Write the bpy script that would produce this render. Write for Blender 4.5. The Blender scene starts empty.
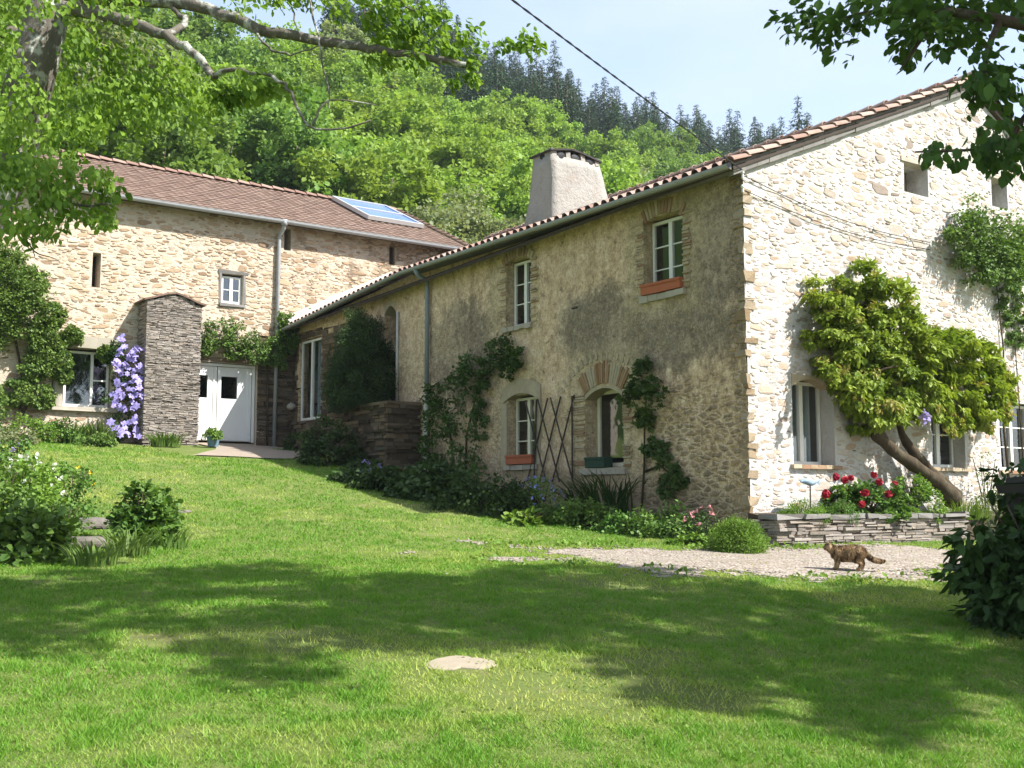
import bpy, bmesh, math, random
import numpy as np
from mathutils import Vector, noise as mnoise

random.seed(7)
rng = np.random.default_rng(7)
C = bpy.context.scene.collection
SC = bpy.context.scene
R = math.radians

# ------------------------------------------------------------------ frames
A = R(35.6)                                   # the farm's own axes: x along the gable, v along the long wall
AX = np.array([math.cos(A), math.sin(A), 0.0])
AV = np.array([-math.sin(A), math.cos(A), 0.0])
CORNER = np.array([3.8, 18.0, 0.0])           # the corner of the house
F_PX, TH = 1120.0, math.atan(116 / 1120.0)    # camera: focal length in pixels, pitch
CAM = np.array([0, 0, 1.6])


def at(px, py, Y):
    """point at distance Y in front of the camera that the photo shows at (px, py)"""
    xc = (px - 512) / F_PX
    yc = (384 - py) / F_PX
    d = np.array([xc, math.cos(TH) - yc * math.sin(TH), math.sin(TH) + yc * math.cos(TH)])
    return CAM + d * (Y / d[1])


def proj(P):
    d = np.asarray(P) - CAM
    z = d[..., 1] * math.cos(TH) + d[..., 2] * math.sin(TH)
    y = -d[..., 1] * math.sin(TH) + d[..., 2] * math.cos(TH)
    z = np.where(np.abs(z) < 1e-3, 1e-3, z)
    return 512 + F_PX * d[..., 0] / z, 384 - F_PX * y / z, z


def Wd(x, v, z):
    return CORNER + AX * x + AV * v + np.array([0, 0, z])


def Lc(P):
    d = np.asarray(P) - CORNER
    return d @ AX, d @ AV


def vnoise(x, y, seed=0):
    """value noise on numpy arrays"""
    r = np.random.default_rng(seed).random((256, 256))
    xi = np.floor(x).astype(int); yi = np.floor(y).astype(int)
    fx = x - xi; fy = y - yi
    fx = fx * fx * (3 - 2 * fx); fy = fy * fy * (3 - 2 * fy)
    a = r[xi % 256, yi % 256]; b = r[(xi + 1) % 256, yi % 256]
    c = r[xi % 256, (yi + 1) % 256]; d = r[(xi + 1) % 256, (yi + 1) % 256]
    return (a * (1 - fx) + b * fx) * (1 - fy) + (c * (1 - fx) + d * fx) * fy


_GV = np.linspace(-160, 24, 1841)
_GP = np.interp(_GV, [-160, -60, -12.4, -8, -5.0, -3.0, -1.2, .2, 2, 3.6, 7, 10.5, 14, 17.3, 24], [-7, -3.5, 0, .40, .70, .82, .86, .93, 1.10, 1.29, 1.73, 2.28, 2.74, 3.10, 3.76])
_k = np.hanning(19); _k /= _k.sum()
_GP = np.concatenate([_GP[:9], np.convolve(_GP, _k, 'valid'), _GP[-9:]])


def gz_l(x, v):
    """height of the ground in farm coordinates"""
    x = np.asarray(x, float); v = np.asarray(v, float)
    base = np.interp(v, _GV, _GP)
    h = np.where(v > 24, 0.25 * (np.clip(v, 24, 28) - 24), 0)
    h = h + 0.53 * (np.clip(v, 28, 118) - 28) + 0.12 * np.clip(v - 118, 0, 200)
    und = (vnoise(x * .35 + 50, v * .35 + 50, 3) - .5) * .10 + (vnoise(x * 1.1 + 9, v * 1.1 + 7, 4) - .5) * .035
    hilln = (vnoise(x * .05 + 20, v * .05 + 20, 5) - .5) * np.clip((v - 30) / 30, 0, 1) * 7
    return base + h + und + hilln


def gz(X, Y):
    dx = np.asarray(X, float) - CORNER[0]; dy = np.asarray(Y, float) - CORNER[1]
    return gz_l(dx * AX[0] + dy * AX[1], dx * AV[0] + dy * AV[1])


def gm(px, py):
    """where the sight line through a photo pixel meets the ground"""
    Y = np.linspace(3, 45, 8400)
    P = np.stack([at(px, py, y) for y in (3, 45)]); P = P[0] + (P[1] - P[0]) * ((Y - 3) / 42)[:, None]
    below = P[:, 2] < gz(P[:, 0], P[:, 1])
    i = int(np.argmax(below)) if below.any() else -1
    p = P[i].copy(); p[2] = float(gz(P[i:i + 1, 0], P[i:i + 1, 1])[0]) if i >= 0 else p[2]
    return p


def onv(px, py, v):
    """farm coordinates of the point on the upright plane v = const seen at a photo pixel"""
    d = at(px, py, 1.0) - CAM; n = AV
    P = CAM + d * ((n @ CORNER + v - n @ CAM) / (n @ d)); x, vv = Lc(P)
    return x, vv, P[2]


def gz1(X, Y):
    return float(gz(np.array([X]), np.array([Y]))[0])


# ------------------------------------------------------------------ objects
ORIG = {}


def tag(o, label=None, cat=None, group=None, kind=None):
    if label: o['label'] = label
    if cat: o['category'] = cat
    if group: o['group'] = group
    if kind: o['kind'] = kind
    return o


def thing(name, label, cat, loc, rot=0.0, group=None):
    o = bpy.data.objects.new(name, None)
    o.empty_display_size = .2
    C.objects.link(o)
    o.location = loc; o.rotation_euler = (0, 0, rot)
    return tag(o, label, cat, group)


def copy_tree(o, parent=None):
    c = o.copy(); C.objects.link(c)
    if parent: c.parent = parent
    for ch in list(o.children): copy_tree(ch, c)
    return c


class MB:
    def __init__(self):
        self.v = []; self.f = []; self.t = []; self.smooth = False

    def add(self, vs, fs, tint=None):
        n = len(self.v)
        self.v += [tuple(map(float, p)) for p in vs]
        self.f += [tuple(n + i for i in f) for f in fs]
        self.t += [random.random() if tint is None else tint] * len(vs)

    def hexa(self, p, tint=None):
        self.add(p, [(0, 3, 2, 1), (4, 5, 6, 7), (0, 1, 5, 4), (1, 2, 6, 5), (2, 3, 7, 6), (3, 0, 4, 7)], tint)

    def box(self, F, a0, a1, d0, d1, z0, z1, tint=None, j=0.0):
        def J(): return random.uniform(-j, j) if j else 0
        c = [(a0, d0, z0), (a1, d0, z0), (a1, d1, z0), (a0, d1, z0), (a0, d0, z1), (a1, d0, z1), (a1, d1, z1), (a0, d1, z1)]
        self.hexa([F(a + J(), d + J(), z + J()) for a, d, z in c], tint)

    def tube(self, pts, rads, n=8, tint=None, cap=True):
        pts = [Vector(p) for p in pts]
        if not hasattr(rads, '__len__'): rads = [rads] * len(pts)
        vs = []; fs = []
        up = Vector((0.13, 0.21, 1))
        prev = None
        for i, p in enumerate(pts):
            d = (pts[min(i + 1, len(pts) - 1)] - pts[max(i - 1, 0)])
            if d.length < 1e-9: d = Vector((0, 0, 1))
            d.normalize()
            if prev is None:
                a = d.cross(up)
                if a.length < 1e-3: a = d.cross(Vector((1, 0, 0)))
            else:
                a = prev - d * prev.dot(d)
                if a.length < 1e-4: a = d.cross(up)
            a.normalize(); b = d.cross(a); prev = a
            for k in range(n):
                t = 2 * math.pi * k / n
                vs.append(p + (a * math.cos(t) + b * math.sin(t)) * rads[i])
        for i in range(len(pts) - 1):
            for k in range(n):
                k2 = (k + 1) % n
                fs.append((i * n + k, i * n + k2, (i + 1) * n + k2, (i + 1) * n + k))
        if cap:
            fs.append(tuple(range(n - 1, -1, -1))); fs.append(tuple((len(pts) - 1) * n + k for k in range(n)))
        self.add(vs, fs, tint)

    def ball(self, c, r, n=10, m=7, tint=None, sq=(1, 1, 1)):
        vs = []; fs = []
        for i in range(m + 1):
            ph = math.pi * i / m
            for k in range(n):
                t = 2 * math.pi * k / n
                vs.append((c[0] + r * sq[0] * math.sin(ph) * math.cos(t), c[1] + r * sq[1] * math.sin(ph) * math.sin(t), c[2] + r * sq[2] * math.cos(ph)))
        for i in range(m):
            for k in range(n):
                k2 = (k + 1) % n
                fs.append((i * n + k, (i + 1) * n + k, (i + 1) * n + k2, i * n + k2))
        self.add(vs, fs, tint)

    def build(self, name, mat, parent=None, origin=(0, 0, 0), smooth=None, loc=None):
        v = np.array(self.v, float) - np.array(origin, float)
        me = bpy.data.meshes.new(name)
        me.from_pydata(v.tolist(), [], self.f)
        at_ = me.attributes.new('tint', 'FLOAT', 'POINT')
        at_.data.foreach_set('value', np.array(self.t, np.float32))
        me.materials.append(mat)
        if smooth or (smooth is None and self.smooth):
            me.polygons.foreach_set('use_smooth', [True] * len(me.polygons))
        me.update()
        o = bpy.data.objects.new(name, me); C.objects.link(o)
        if parent: o.parent = parent
        if loc is not None: o.location = loc
        return o


def np_mesh(name, verts, faces, mat, tint=None, parent=None, smooth=False, loc=None):
    """verts (N,3), faces (M,k) all of one size"""
    me = bpy.data.meshes.new(name)
    n, (m, k) = len(verts), faces.shape
    me.vertices.add(n); me.vertices.foreach_set('co', np.ascontiguousarray(verts, np.float32).ravel())
    me.loops.add(m * k); me.loops.foreach_set('vertex_index', np.ascontiguousarray(faces, np.int32).ravel())
    me.polygons.add(m); me.polygons.foreach_set('loop_start', np.arange(0, m * k, k, dtype=np.int32))
    if smooth: me.polygons.foreach_set('use_smooth', np.ones(m, bool))
    me.update(calc_edges=True)
    if tint is not None:
        a = me.attributes.new('tint', 'FLOAT', 'POINT'); a.data.foreach_set('value', np.ascontiguousarray(tint, np.float32))
    me.materials.append(mat)
    o = bpy.data.objects.new(name, me); C.objects.link(o)
    if parent: o.parent = parent
    if loc is not None: o.location = loc
    return o


# ------------------------------------------------------------------ materials
class NT:
    def __init__(self, name):
        self.m = bpy.data.materials.new(name); self.m.use_nodes = True
        self.n = self.m.node_tree.nodes; self.l = self.m.node_tree.links
        self.n.clear()
        self.out = self.n.new('ShaderNodeOutputMaterial')

    def node(self, t, **kw):
        x = self.n.new(t)
        for k, v in kw.items():
            if k.startswith('i_'): x.inputs[k[2:].replace('_', ' ')].default_value = v
            else: setattr(x, k, v)
        return x

    def link(self, a, b): self.l.new(a, b)

    def val(self, s, sock):
        if isinstance(s, bpy.types.NodeSocket): self.l.new(s, sock)
        elif isinstance(s, (tuple, list)) and len(s) == 3 and sock.type == 'RGBA': sock.default_value = (*s, 1)
        else: sock.default_value = s

    def math(self, op, a, b=None, c=None, clamp=False):
        x = self.n.new('ShaderNodeMath'); x.operation = op; x.use_clamp = clamp
        self.val(a, x.inputs[0])
        if b is not None: self.val(b, x.inputs[1])
        if c is not None: self.val(c, x.inputs[2])
        return x.outputs[0]

    def mix(self, fac, a, b, mode='MIX'):
        x = self.n.new('ShaderNodeMix'); x.data_type = 'RGBA'; x.blend_type = mode
        self.val(fac, x.inputs[0]); self.val(a, x.inputs[6]); self.val(b, x.inputs[7])
        return x.outputs[2]

    def ramp(self, fac, stops, interp='LINEAR'):
        x = self.n.new('ShaderNodeValToRGB'); x.color_ramp.interpolation = interp
        e = x.color_ramp.elements
        while len(e) < len(stops): e.new(0.5)
        for el, (p, c) in zip(e, stops):
            el.position = p; el.color = (*c, 1) if len(c) == 3 else c
        self.val(fac, x.inputs[0])
        return x.outputs[0]

    def step(self, x, lo, hi, a=0.0, b=1.0):
        y = self.n.new('ShaderNodeMapRange'); y.interpolation_type = 'SMOOTHSTEP'
        self.val(x, y.inputs[0])
        y.inputs[1].default_value = lo; y.inputs[2].default_value = hi; y.inputs[3].default_value = a; y.inputs[4].default_value = b
        return y.outputs[0]

    def coord(self, scale=(1, 1, 1), kind='Object', warp=0.0, wscale=3.0):
        t = self.n.new('ShaderNodeTexCoord')
        o = t.outputs[kind]
        if warp:
            nz = self.n.new('ShaderNodeTexNoise'); nz.inputs['Scale'].default_value = wscale; nz.inputs['Detail'].default_value = 4
            self.link(o, nz.inputs['Vector'])
            vm = self.n.new('ShaderNodeVectorMath'); vm.operation = 'MULTIPLY_ADD'
            self.link(nz.outputs['Color'], vm.inputs[0]); vm.inputs[1].default_value = (warp,) * 3
            self.link(o, vm.inputs[2]); o = vm.outputs[0]
        mp = self.n.new('ShaderNodeMapping'); mp.inputs['Scale'].default_value = scale
        self.link(o, mp.inputs[0])
        return mp.outputs[0]

    def noise(self, scale, detail=4, rough=.55, vec=None, out='Fac'):
        x = self.n.new('ShaderNodeTexNoise')
        x.inputs['Scale'].default_value = scale; x.inputs['Detail'].default_value = detail; x.inputs['Roughness'].default_value = rough
        if vec is None: vec = self.coord()
        self.link(vec, x.inputs['Vector'])
        return x.outputs[out]

    def voro(self, vec, feature='F1', out='Distance', scale=1.0, rand=1.0):
        x = self.n.new('ShaderNodeTexVoronoi'); x.feature = feature
        x.inputs['Scale'].default_value = scale; x.inputs['Randomness'].default_value = rand
        self.link(vec, x.inputs['Vector'])
        return x.outputs[out]

    def attr(self, name='tint'):
        x = self.n.new('ShaderNodeAttribute'); x.attribute_name = name
        return x.outputs['Fac']

    def bump(self, h, strength=.5, dist=.02, normal=None):
        x = self.n.new('ShaderNodeBump'); x.inputs['Strength'].default_value = strength; x.inputs['Distance'].default_value = dist
        self.link(h, x.inputs['Height'])
        if normal: self.link(normal, x.inputs['Normal'])
        return x.outputs[0]

    def bsdf(self, col, rough=.8, normal=None, metal=0.0, spec=.3):
        p = self.n.new('ShaderNodeBsdfPrincipled')
        self.val(col, p.inputs['Base Color']); self.val(rough, p.inputs['Roughness'])
        p.inputs['Metallic'].default_value = metal; p.inputs['Specular IOR Level'].default_value = spec
        if normal: self.link(normal, p.inputs['Normal'])
        return p.outputs[0]

    def done(self, sh):
        self.link(sh, self.out.inputs['Surface']); return self.m


def m_simple(name, col, rough=.6, metal=0.0, var=.18, scale=6, bump=.15, spec=.3):
    t = NT(name)
    nz = t.noise(scale, 5)
    c = t.mix(nz, tuple(x * (1 - var) for x in col), tuple(min(1, x * (1 + var)) for x in col))
    tn = t.attr()
    c = t.mix(t.math('MULTIPLY', tn, var), c, tuple(x * .6 for x in col))
    return t.done(t.bsdf(c, rough, t.bump(t.noise(scale * 6, 3), bump, .01), metal, spec))


def m_foliage(name, c1, c2, trans=.35, var=.5, rough=.55):
    """leaf green: every leaf its own tone between c1 and c2, every plant slightly its own"""
    t = NT(name)
    c = t.mix(t.attr(), c1, c2)
    oi = t.node('ShaderNodeObjectInfo')
    hs = t.node('ShaderNodeHueSaturation')
    t.link(t.math('MULTIPLY_ADD', oi.outputs['Random'], .035 * var * 2, .5 - .0175 * var * 2), hs.inputs['Hue'])
    t.link(t.math('MULTIPLY_ADD', oi.outputs['Random'], var, 1 - var / 2), hs.inputs['Value'])
    t.link(c, hs.inputs['Color'])
    col = hs.outputs[0]
    b = t.bsdf(col, rough, spec=.25)
    tr = t.node('ShaderNodeBsdfTranslucent')
    t.link(t.mix(1.0, col, (1.0, 1.0, .55), 'MULTIPLY'), tr.inputs[0])
    ms = t.node('ShaderNodeMixShader'); ms.inputs[0].default_value = trans
    t.link(b, ms.inputs[1]); t.link(tr.outputs[0], ms.inputs[2])
    return t.done(ms.outputs[0])


def m_rubble(name, mortar, stops, cell=(.34, .34, .15), cover=.5, big=.35, bumpk=.8, edge=(.03, .12), warp=.25, crev=0.0):
    """rubble masonry: irregular flat stones in lime mortar; 'cover' = how much mortar runs over the stones"""
    t = NT(name)
    vec = t.coord(tuple(1 / c for c in cell), warp=warp * .35, wscale=4)
    d = t.voro(vec, 'DISTANCE_TO_EDGE')
    cc = t.voro(vec, 'F1', 'Color')
    sep = t.node('ShaderNodeSeparateColor'); t.link(cc, sep.inputs[0])
    small = t.noise(22, 5, .6)
    patch = t.noise(.55, 4, .6)
    th = t.math('ADD', t.math('MULTIPLY', t.math('SUBTRACT', patch, .5), big), t.math('MULTIPLY', t.math('SUBTRACT', small, .5), .22))
    th = t.math('ADD', th, t.math('MULTIPLY', t.math('SUBTRACT', sep.outputs[1], .5), cover * .5))
    dd = t.math('SUBTRACT', d, t.math('ADD', th, cover * .25))
    stone = t.step(dd, edge[0], edge[1])
    sc = t.ramp(sep.outputs[0], stops)
    sc = t.mix(.35, sc, t.mix(t.noise(30, 5, .7), (.16, .12, .09), (.75, .66, .55)), 'OVERLAY')
    mc = t.mix(t.noise(5, 5, .65), tuple(x * .82 for x in mortar), tuple(min(.85, x * 1.14) for x in mortar))
    col = t.mix(stone, mc, sc)
    wet = t.step(t.noise(1.3, 5, .65), .52, .75)
    col = t.mix(t.math('MULTIPLY', wet, .22), col, tuple(x * .55 for x in mortar))
    if crev:      # open joints where the lime has fallen out
        px_ = t.node('ShaderNodeTexCoord'); sx = t.node('ShaderNodeSeparateXYZ'); t.link(px_.outputs['Object'], sx.inputs[0])
        lost = t.math('ADD', t.math('SUBTRACT', t.noise(.8, 5, .65), .5), t.math('MULTIPLY', sx.outputs[0], .035))
        lost = t.step(lost, -.10, .16)
        gap = t.math('MULTIPLY', t.step(t.math('ADD', d, t.math('MULTIPLY', t.math('SUBTRACT', small, .5), .18)), .02, .10, 1.0, 0.0), t.math('MULTIPLY', lost, crev))
        col = t.mix(gap, col, (.11, .075, .045))
    h = t.math('ADD', t.math('MULTIPLY', t.math('MINIMUM', d, .35), 1.6), t.math('MULTIPLY', small, .35))
    h = t.math('ADD', h, t.math('MULTIPLY', sep.outputs[2], .45))
    return t.done(t.bsdf(col, .92, t.bump(h, bumpk, .045), spec=.12))


def m_plaster(name):
    """old ochre lime render of the long wall (object coords = farm x, v, z-1.24), stone showing low near the corner"""
    t = NT(name)
    tc = t.node('ShaderNodeTexCoord'); sp = t.node('ShaderNodeSeparateXYZ'); t.link(tc.outputs['Object'], sp.inputs[0])
    v, z = sp.outputs[1], sp.outputs[2]
    n1 = t.noise(.7, 6, .62); n2 = t.noise(3.2, 6, .65); n3 = t.noise(14, 5, .7)
    base = t.ramp(n2, [(.28, (.38, .27, .17)), (.5, (.57, .43, .285)), (.72, (.69, .56, .415))])
    # dark lichen patches: near the corner high up, and drifting over the middle
    def blob(cv, cz, rv, rz, soft=.26):
        a = t.math('DIVIDE', t.math('SUBTRACT', v, cv), rv); b = t.math('DIVIDE', t.math('SUBTRACT', z, cz), rz)
        q = t.math('SQRT', t.math('ADD', t.math('POWER', t.math('ABSOLUTE', a), 2.0), t.math('POWER', t.math('ABSOLUTE', b), 2.0)))
        q = t.math('ADD', q, t.math('ADD', t.math('MULTIPLY', t.math('SUBTRACT', t.noise(1.6, 5, .7), .5), 1.7), t.math('MULTIPLY', t.math('SUBTRACT', n3, .5), .9)))
        return t.step(q, 1 - soft, 1 + soft, 1.0, 0.0)
    def boxm(v0, v1, z0, z1, soft=.35):
        a = t.math('SUBTRACT', t.math('ABSOLUTE', t.math('SUBTRACT', v, (v0 + v1) / 2)), (v1 - v0) / 2)
        b = t.math('SUBTRACT', t.math('ABSOLUTE', t.math('SUBTRACT', z, (z0 + z1) / 2)), (z1 - z0) / 2)
        q = t.math('ADD', t.math('MAXIMUM', a, b), t.math('MULTIPLY', t.math('SUBTRACT', n2, .5), .7))
        return t.step(q, -soft * .5, soft * .5, 1.0, 0.0)
    dark = t.math('MAXIMUM', blob(.6, 4.9, 1.1, 1.7), t.math('MAXIMUM', blob(1.9, 3.3, 2.1, .7), t.math('MAXIMUM', blob(3.6, 3.7, 1.3, .7), blob(8.4, 3.6, 1.5, 1.2))))
    dark = t.math('MULTIPLY', dark, t.step(n3, .25, .62, .55, 1.0))
    col = t.mix(t.math('MULTIPLY', dark, .85), base, t.mix(n3, (.06, .054, .046), (.23, .205, .165)))
    lime = t.math('MAXIMUM', boxm(1.0, 2.95, 3.6, 5.75), t.math('MAXIMUM', boxm(2.6, 4.6, .7, 3.2), t.math('MAXIMUM', boxm(5.5, 7.2, .8, 2.9), boxm(5.6, 7.4, 3.8, 5.7))))
    col = t.mix(t.math('MULTIPLY', lime, .6), col, t.mix(n3, (.33, .265, .155), (.46, .39, .255)))
    coat = t.step(t.math('ADD', n1, t.math('MULTIPLY', t.math('SUBTRACT', n3, .5), .12)), .50, .53)
    col = t.mix(t.math('MULTIPLY', coat, .30), col, (.56, .47, .34))
    run = t.noise(1.0, 4, .6, t.coord((3.5, 3.5, .25), warp=.2, wscale=2))
    col = t.mix(t.step(run, .55, .72, 0.0, .38), col, (.15, .115, .075))
    ylw = t.step(n1, .5, .68)
    col = t.mix(t.math('MULTIPLY', ylw, .18), col, (.42, .29, .13))
    # bare stone
    vec = t.coord((1 / .22, 1 / .22, 1 / .085), warp=.16, wscale=4)
    d = t.voro(vec, 'DISTANCE_TO_EDGE'); cc = t.voro(vec, 'F1', 'Color')
    sep = t.node('ShaderNodeSeparateColor'); t.link(cc, sep.inputs[0])
    sc = t.ramp(sep.outputs[0], [(0, (.16, .12, .085)), (.4, (.26, .20, .14)), (.7, (.34, .235, .14)), (1, (.40, .34, .255))])
    bare = t.math('MAXIMUM', blob(.9, .9, 1.8, 1.5), t.math('MAXIMUM', blob(-.1, 3, .5, 4), blob(14.5, 1.5, 3.4, 3.2)))
    bare = t.math('MAXIMUM', bare, t.math('MULTIPLY', blob(8.6, 2, 2.5, 2.2), .35))
    bare = t.math('MAXIMUM', bare, t.step(n1, .62, .72))
    stone = t.math('MULTIPLY', t.math('MULTIPLY', bare, t.step(t.math('ADD', d, t.math('MULTIPLY', t.math('SUBTRACT', n3, .5), .5)), .06, .24)), .75)
    col = t.mix(stone, col, sc)
    col = t.mix(.42, col, t.mix(t.step(t.noise(26, 6, .8), .3, .7), (.10, .095, .09), (.86, .84, .8)), 'OVERLAY')
    col = t.mix(.5, col, t.mix(t.step(t.noise(8, 5, .75), .3, .7), (.2, .19, .18), (.78, .76, .72)), 'OVERLAY')
    specks = t.step(t.noise(4.5, 4, .6), .62, .68)
    col = t.mix(t.math('MULTIPLY', specks, .6), col, (.10, .07, .045))
    flakes = t.step(t.noise(6.5, 4, .6), .66, .70)
    col = t.mix(t.math('MULTIPLY', flakes, .5), col, (.45, .40, .29))
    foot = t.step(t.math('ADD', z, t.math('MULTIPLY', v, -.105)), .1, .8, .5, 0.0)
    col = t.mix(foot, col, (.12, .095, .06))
    h = t.math('ADD', t.math('MULTIPLY', n3, .5), t.math('ADD', t.math('MULTIPLY', n2, 1.4), t.math('MULTIPLY', t.math('MULTIPLY', bare, t.math('MINIMUM', d, .3)), 3.0)))
    return t.done(t.bsdf(col, .95, t.bump(h, .75, .04), spec=.1))


def m_tile(name, c1, c2, c3, lichen=.25):
    t = NT(name)
    tn = t.attr()
    col = t.ramp(tn, [(0, c1), (.45, c2), (1, c3)])
    col = t.mix(t.math('MULTIPLY', t.step(t.noise(2.2, 6, .7), .5, .72), lichen), col, (.10, .085, .07))
    col = t.mix(t.math('MULTIPLY', t.step(t.noise(13, 4, .7), .6, .7), lichen * 1.2), col, (.42, .36, .27))
    return t.done(t.bsdf(col, .88, t.bump(t.noise(40, 4), .25, .01), spec=.15))


def m_glass(name, tint=(.86, .9, .88)):
    t = NT(name)
    tr = t.node('ShaderNodeBsdfTransparent'); tr.inputs[0].default_value = (*tint, 1)
    g = t.node('ShaderNodeBsdfGlossy'); g.inputs['Roughness'].default_value = .03; g.inputs['Color'].default_value = (.9, .95, 1, 1)
    ge = t.node('ShaderNodeNewGeometry'); dt = t.node('ShaderNodeVectorMath', operation='DOT_PRODUCT')
    t.link(ge.outputs['Incoming'], dt.inputs[0]); t.link(ge.outputs['Normal'], dt.inputs[1])
    sch = t.math('POWER', t.math('SUBTRACT', 1.0, t.math('ABSOLUTE', dt.outputs['Value'])), 5.0)
    wob = t.bump(t.noise(2.5, 2), .12, .02)
    t.link(wob, g.inputs['Normal'])
    ms = t.node('ShaderNodeMixShader')
    t.link(t.math('MULTIPLY_ADD', sch, .9, .15, clamp=True), ms.inputs[0]); t.link(tr.outputs[0], ms.inputs[1]); t.link(g.outputs[0], ms.inputs[2])
    return t.done(ms.outputs[0])


def m_bark(name, c1, c2, lich=(.5, .5, .44), amt=.4):
    t = NT(name)
    vec = t.coord((9, 9, 2.2), warp=.08, wscale=6)
    n = t.noise(2.0, 6, .7, vec)
    col = t.mix(n, c1, c2)
    col = t.mix(t.math('MULTIPLY', t.step(t.noise(5, 5, .7), .5, .62), amt), col, lich)
    return t.done(t.bsdf(col, .95, t.bump(n, .9, .03), spec=.1))


def m_ground():
    t = NT('lawn_soil_and_turf')
    n1 = t.noise(.35, 5, .6); n2 = t.noise(2.5, 6, .7); n3 = t.noise(28, 5, .75)
    g = t.mix(n3, (.08, .125, .024), (.19, .225, .07))
    dry = t.math('MULTIPLY', t.step(n2, .5, .68), t.step(n1, .35, .62))
    g = t.mix(t.math('MULTIPLY', dry, .7), g, t.mix(n3, (.18, .155, .06), (.33, .30, .15)))
    soil = t.step(t.noise(1.1, 5, .7), .68, .76)
    g = t.mix(t.math('MULTIPLY', soil, .6), g, (.17, .125, .075))
    return t.done(t.bsdf(g, .95, t.bump(n3, 1.0, .03), spec=.08))


def m_hill():
    t = NT('hill_ground')
    n = t.noise(.3, 6, .7)
    return t.done(t.bsdf(t.mix(n, (.02, .035, .010), (.05, .08, .02)), 1.0, spec=.0))


def m_gravel():
    t = NT('pale_gravel')
    vec = t.coord((1, 1, 1))
    d = t.voro(vec, 'F1', 'Distance', 24); cc = t.voro(vec, 'F1', 'Color', 24)
    sep = t.node('ShaderNodeSeparateColor'); t.link(cc, sep.inputs[0])
    col = t.ramp(sep.outputs[0], [(0, (.16, .13, .10)), (.5, (.29, .245, .20)), (1, (.40, .35, .295))])
    col = t.mix(t.math('MULTIPLY', t.step(t.noise(1.4, 5, .7), .5, .7), .5), col, (.23, .19, .135))
    return t.done(t.bsdf(col, .95, t.bump(t.math('MULTIPLY', d, -1), .9, .03), spec=.1))


M = {}
M['gable'] = m_rubble('white_pointed_rubble', (.47, .455, .435), [(0, (.22, .18, .155)), (.25, (.37, .31, .26)), (.5, (.43, .39, .35)), (.7, (.33, .24, .175)), (.85, (.40, .34, .285)), (1, (.45, .42, .385))], cell=(.235, .235, .095), cover=.55, big=.5, edge=(-.03, .10), warp=.62, bumpk=.6, crev=.45)
M['barnwall'] = m_rubble('ochre_rubble', (.52, .44, .345), [(0, (.25, .155, .085)), (.3, (.39, .275, .16)), (.6, (.47, .36, .225)), (.85, (.33, .21, .12)), (1, (.50, .42, .31))], cell=(.25, .25, .078), cover=.42, big=.85, edge=(-.03, .10), warp=.62, bumpk=.85, crev=1.0)
def m_mortar(name, c, dark, crack, xgrad=0.0, x0=0.0):
    t = NT(name)
    n1 = t.noise(1.1, 5, .65); n2 = t.noise(7, 6, .7); n3 = t.noise(38, 5, .75)
    col = t.mix(n2, tuple(q * .78 for q in c), tuple(min(.8, q * 1.16) for q in c))
    tc = t.node('ShaderNodeTexCoord'); sp = t.node('ShaderNodeSeparateXYZ'); t.link(tc.outputs['Object'], sp.inputs[0])
    lost = t.math('ADD', n1, t.math('MULTIPLY', t.math('SUBTRACT', sp.outputs[0], x0), xgrad))
    lost = t.math('ADD', lost, t.math('MULTIPLY', t.math('SUBTRACT', n3, .5), .5))
    col = t.mix(t.step(lost, .52, .78, 0.0, crack), col, dark)
    st = t.noise(1.0, 4, .6, t.coord((3.2, 3.2, .22), warp=.2, wscale=2))
    col = t.mix(t.step(st, .55, .75, 0.0, .30), col, tuple(q * .6 for q in c))
    h = t.math('ADD', t.math('MULTIPLY', n3, .5), t.math('MULTIPLY', n2, 1.2))
    return t.done(t.bsdf(col, .95, t.bump(h, 1.0, .04), spec=.08))


M['gmortar'] = m_mortar('white_lime_pointing', (.58, .56, .53), (.24, .195, .155), .75)
M['bmortar'] = m_mortar('cream_lime_pointing', (.55, .465, .365), (.16, .115, .075), .92, .045, 1.0)
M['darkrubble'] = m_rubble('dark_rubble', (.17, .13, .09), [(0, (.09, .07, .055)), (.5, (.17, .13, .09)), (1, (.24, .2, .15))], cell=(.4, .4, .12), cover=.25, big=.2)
def m_stone(name, stops):
    t = NT(name)
    c = t.ramp(t.attr(), stops); c = t.mix(.45, c, t.mix(t.noise(11, 6, .7), (.10, .085, .07), (.72, .68, .6)), 'OVERLAY')
    return t.done(t.bsdf(c, .92, t.bump(t.noise(24, 5, .7), .7, .02), spec=.12))


M['slate'] = m_stone('grey_brown_slate_stone', [(0, (.185, .165, .15)), (.3, (.26, .232, .21)), (.55, (.285, .245, .21)), (.8, (.33, .30, .275)), (1, (.235, .22, .21))])
M['darkslate'] = m_stone('shade_dark_stone', [(0, (.06, .048, .034)), (.4, (.115, .088, .06)), (.75, (.18, .135, .09)), (1, (.11, .097, .08))])  # dark stone, its tone lowered further to carry the shade it stands in
M['darkslate2'] = m_simple('lichened_bed_rock', (.135, .12, .10), .9, var=.5, scale=7, bump=.8)
M['gstone'] = m_stone('gable_field_stone', [(0, (.27, .225, .195)), (.15, (.41, .35, .30)), (.40, (.50, .455, .41)), (.55, (.43, .33, .25)), (.68, (.50, .44, .385)), (1, (.56, .53, .50))])
M['bstone'] = m_stone('ochre_field_stone', [(0, (.24, .17, .115)), (.2, (.42, .315, .215)), (.45, (.52, .425, .315)), (.62, (.37, .26, .17)), (.8, (.55, .475, .37)), (1, (.46, .41, .34))])
M['quoin'] = m_stone('pale_quoin_stone', [(0, (.30, .23, .15)), (.5, (.40, .34, .26)), (1, (.25, .18, .11))])
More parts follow.
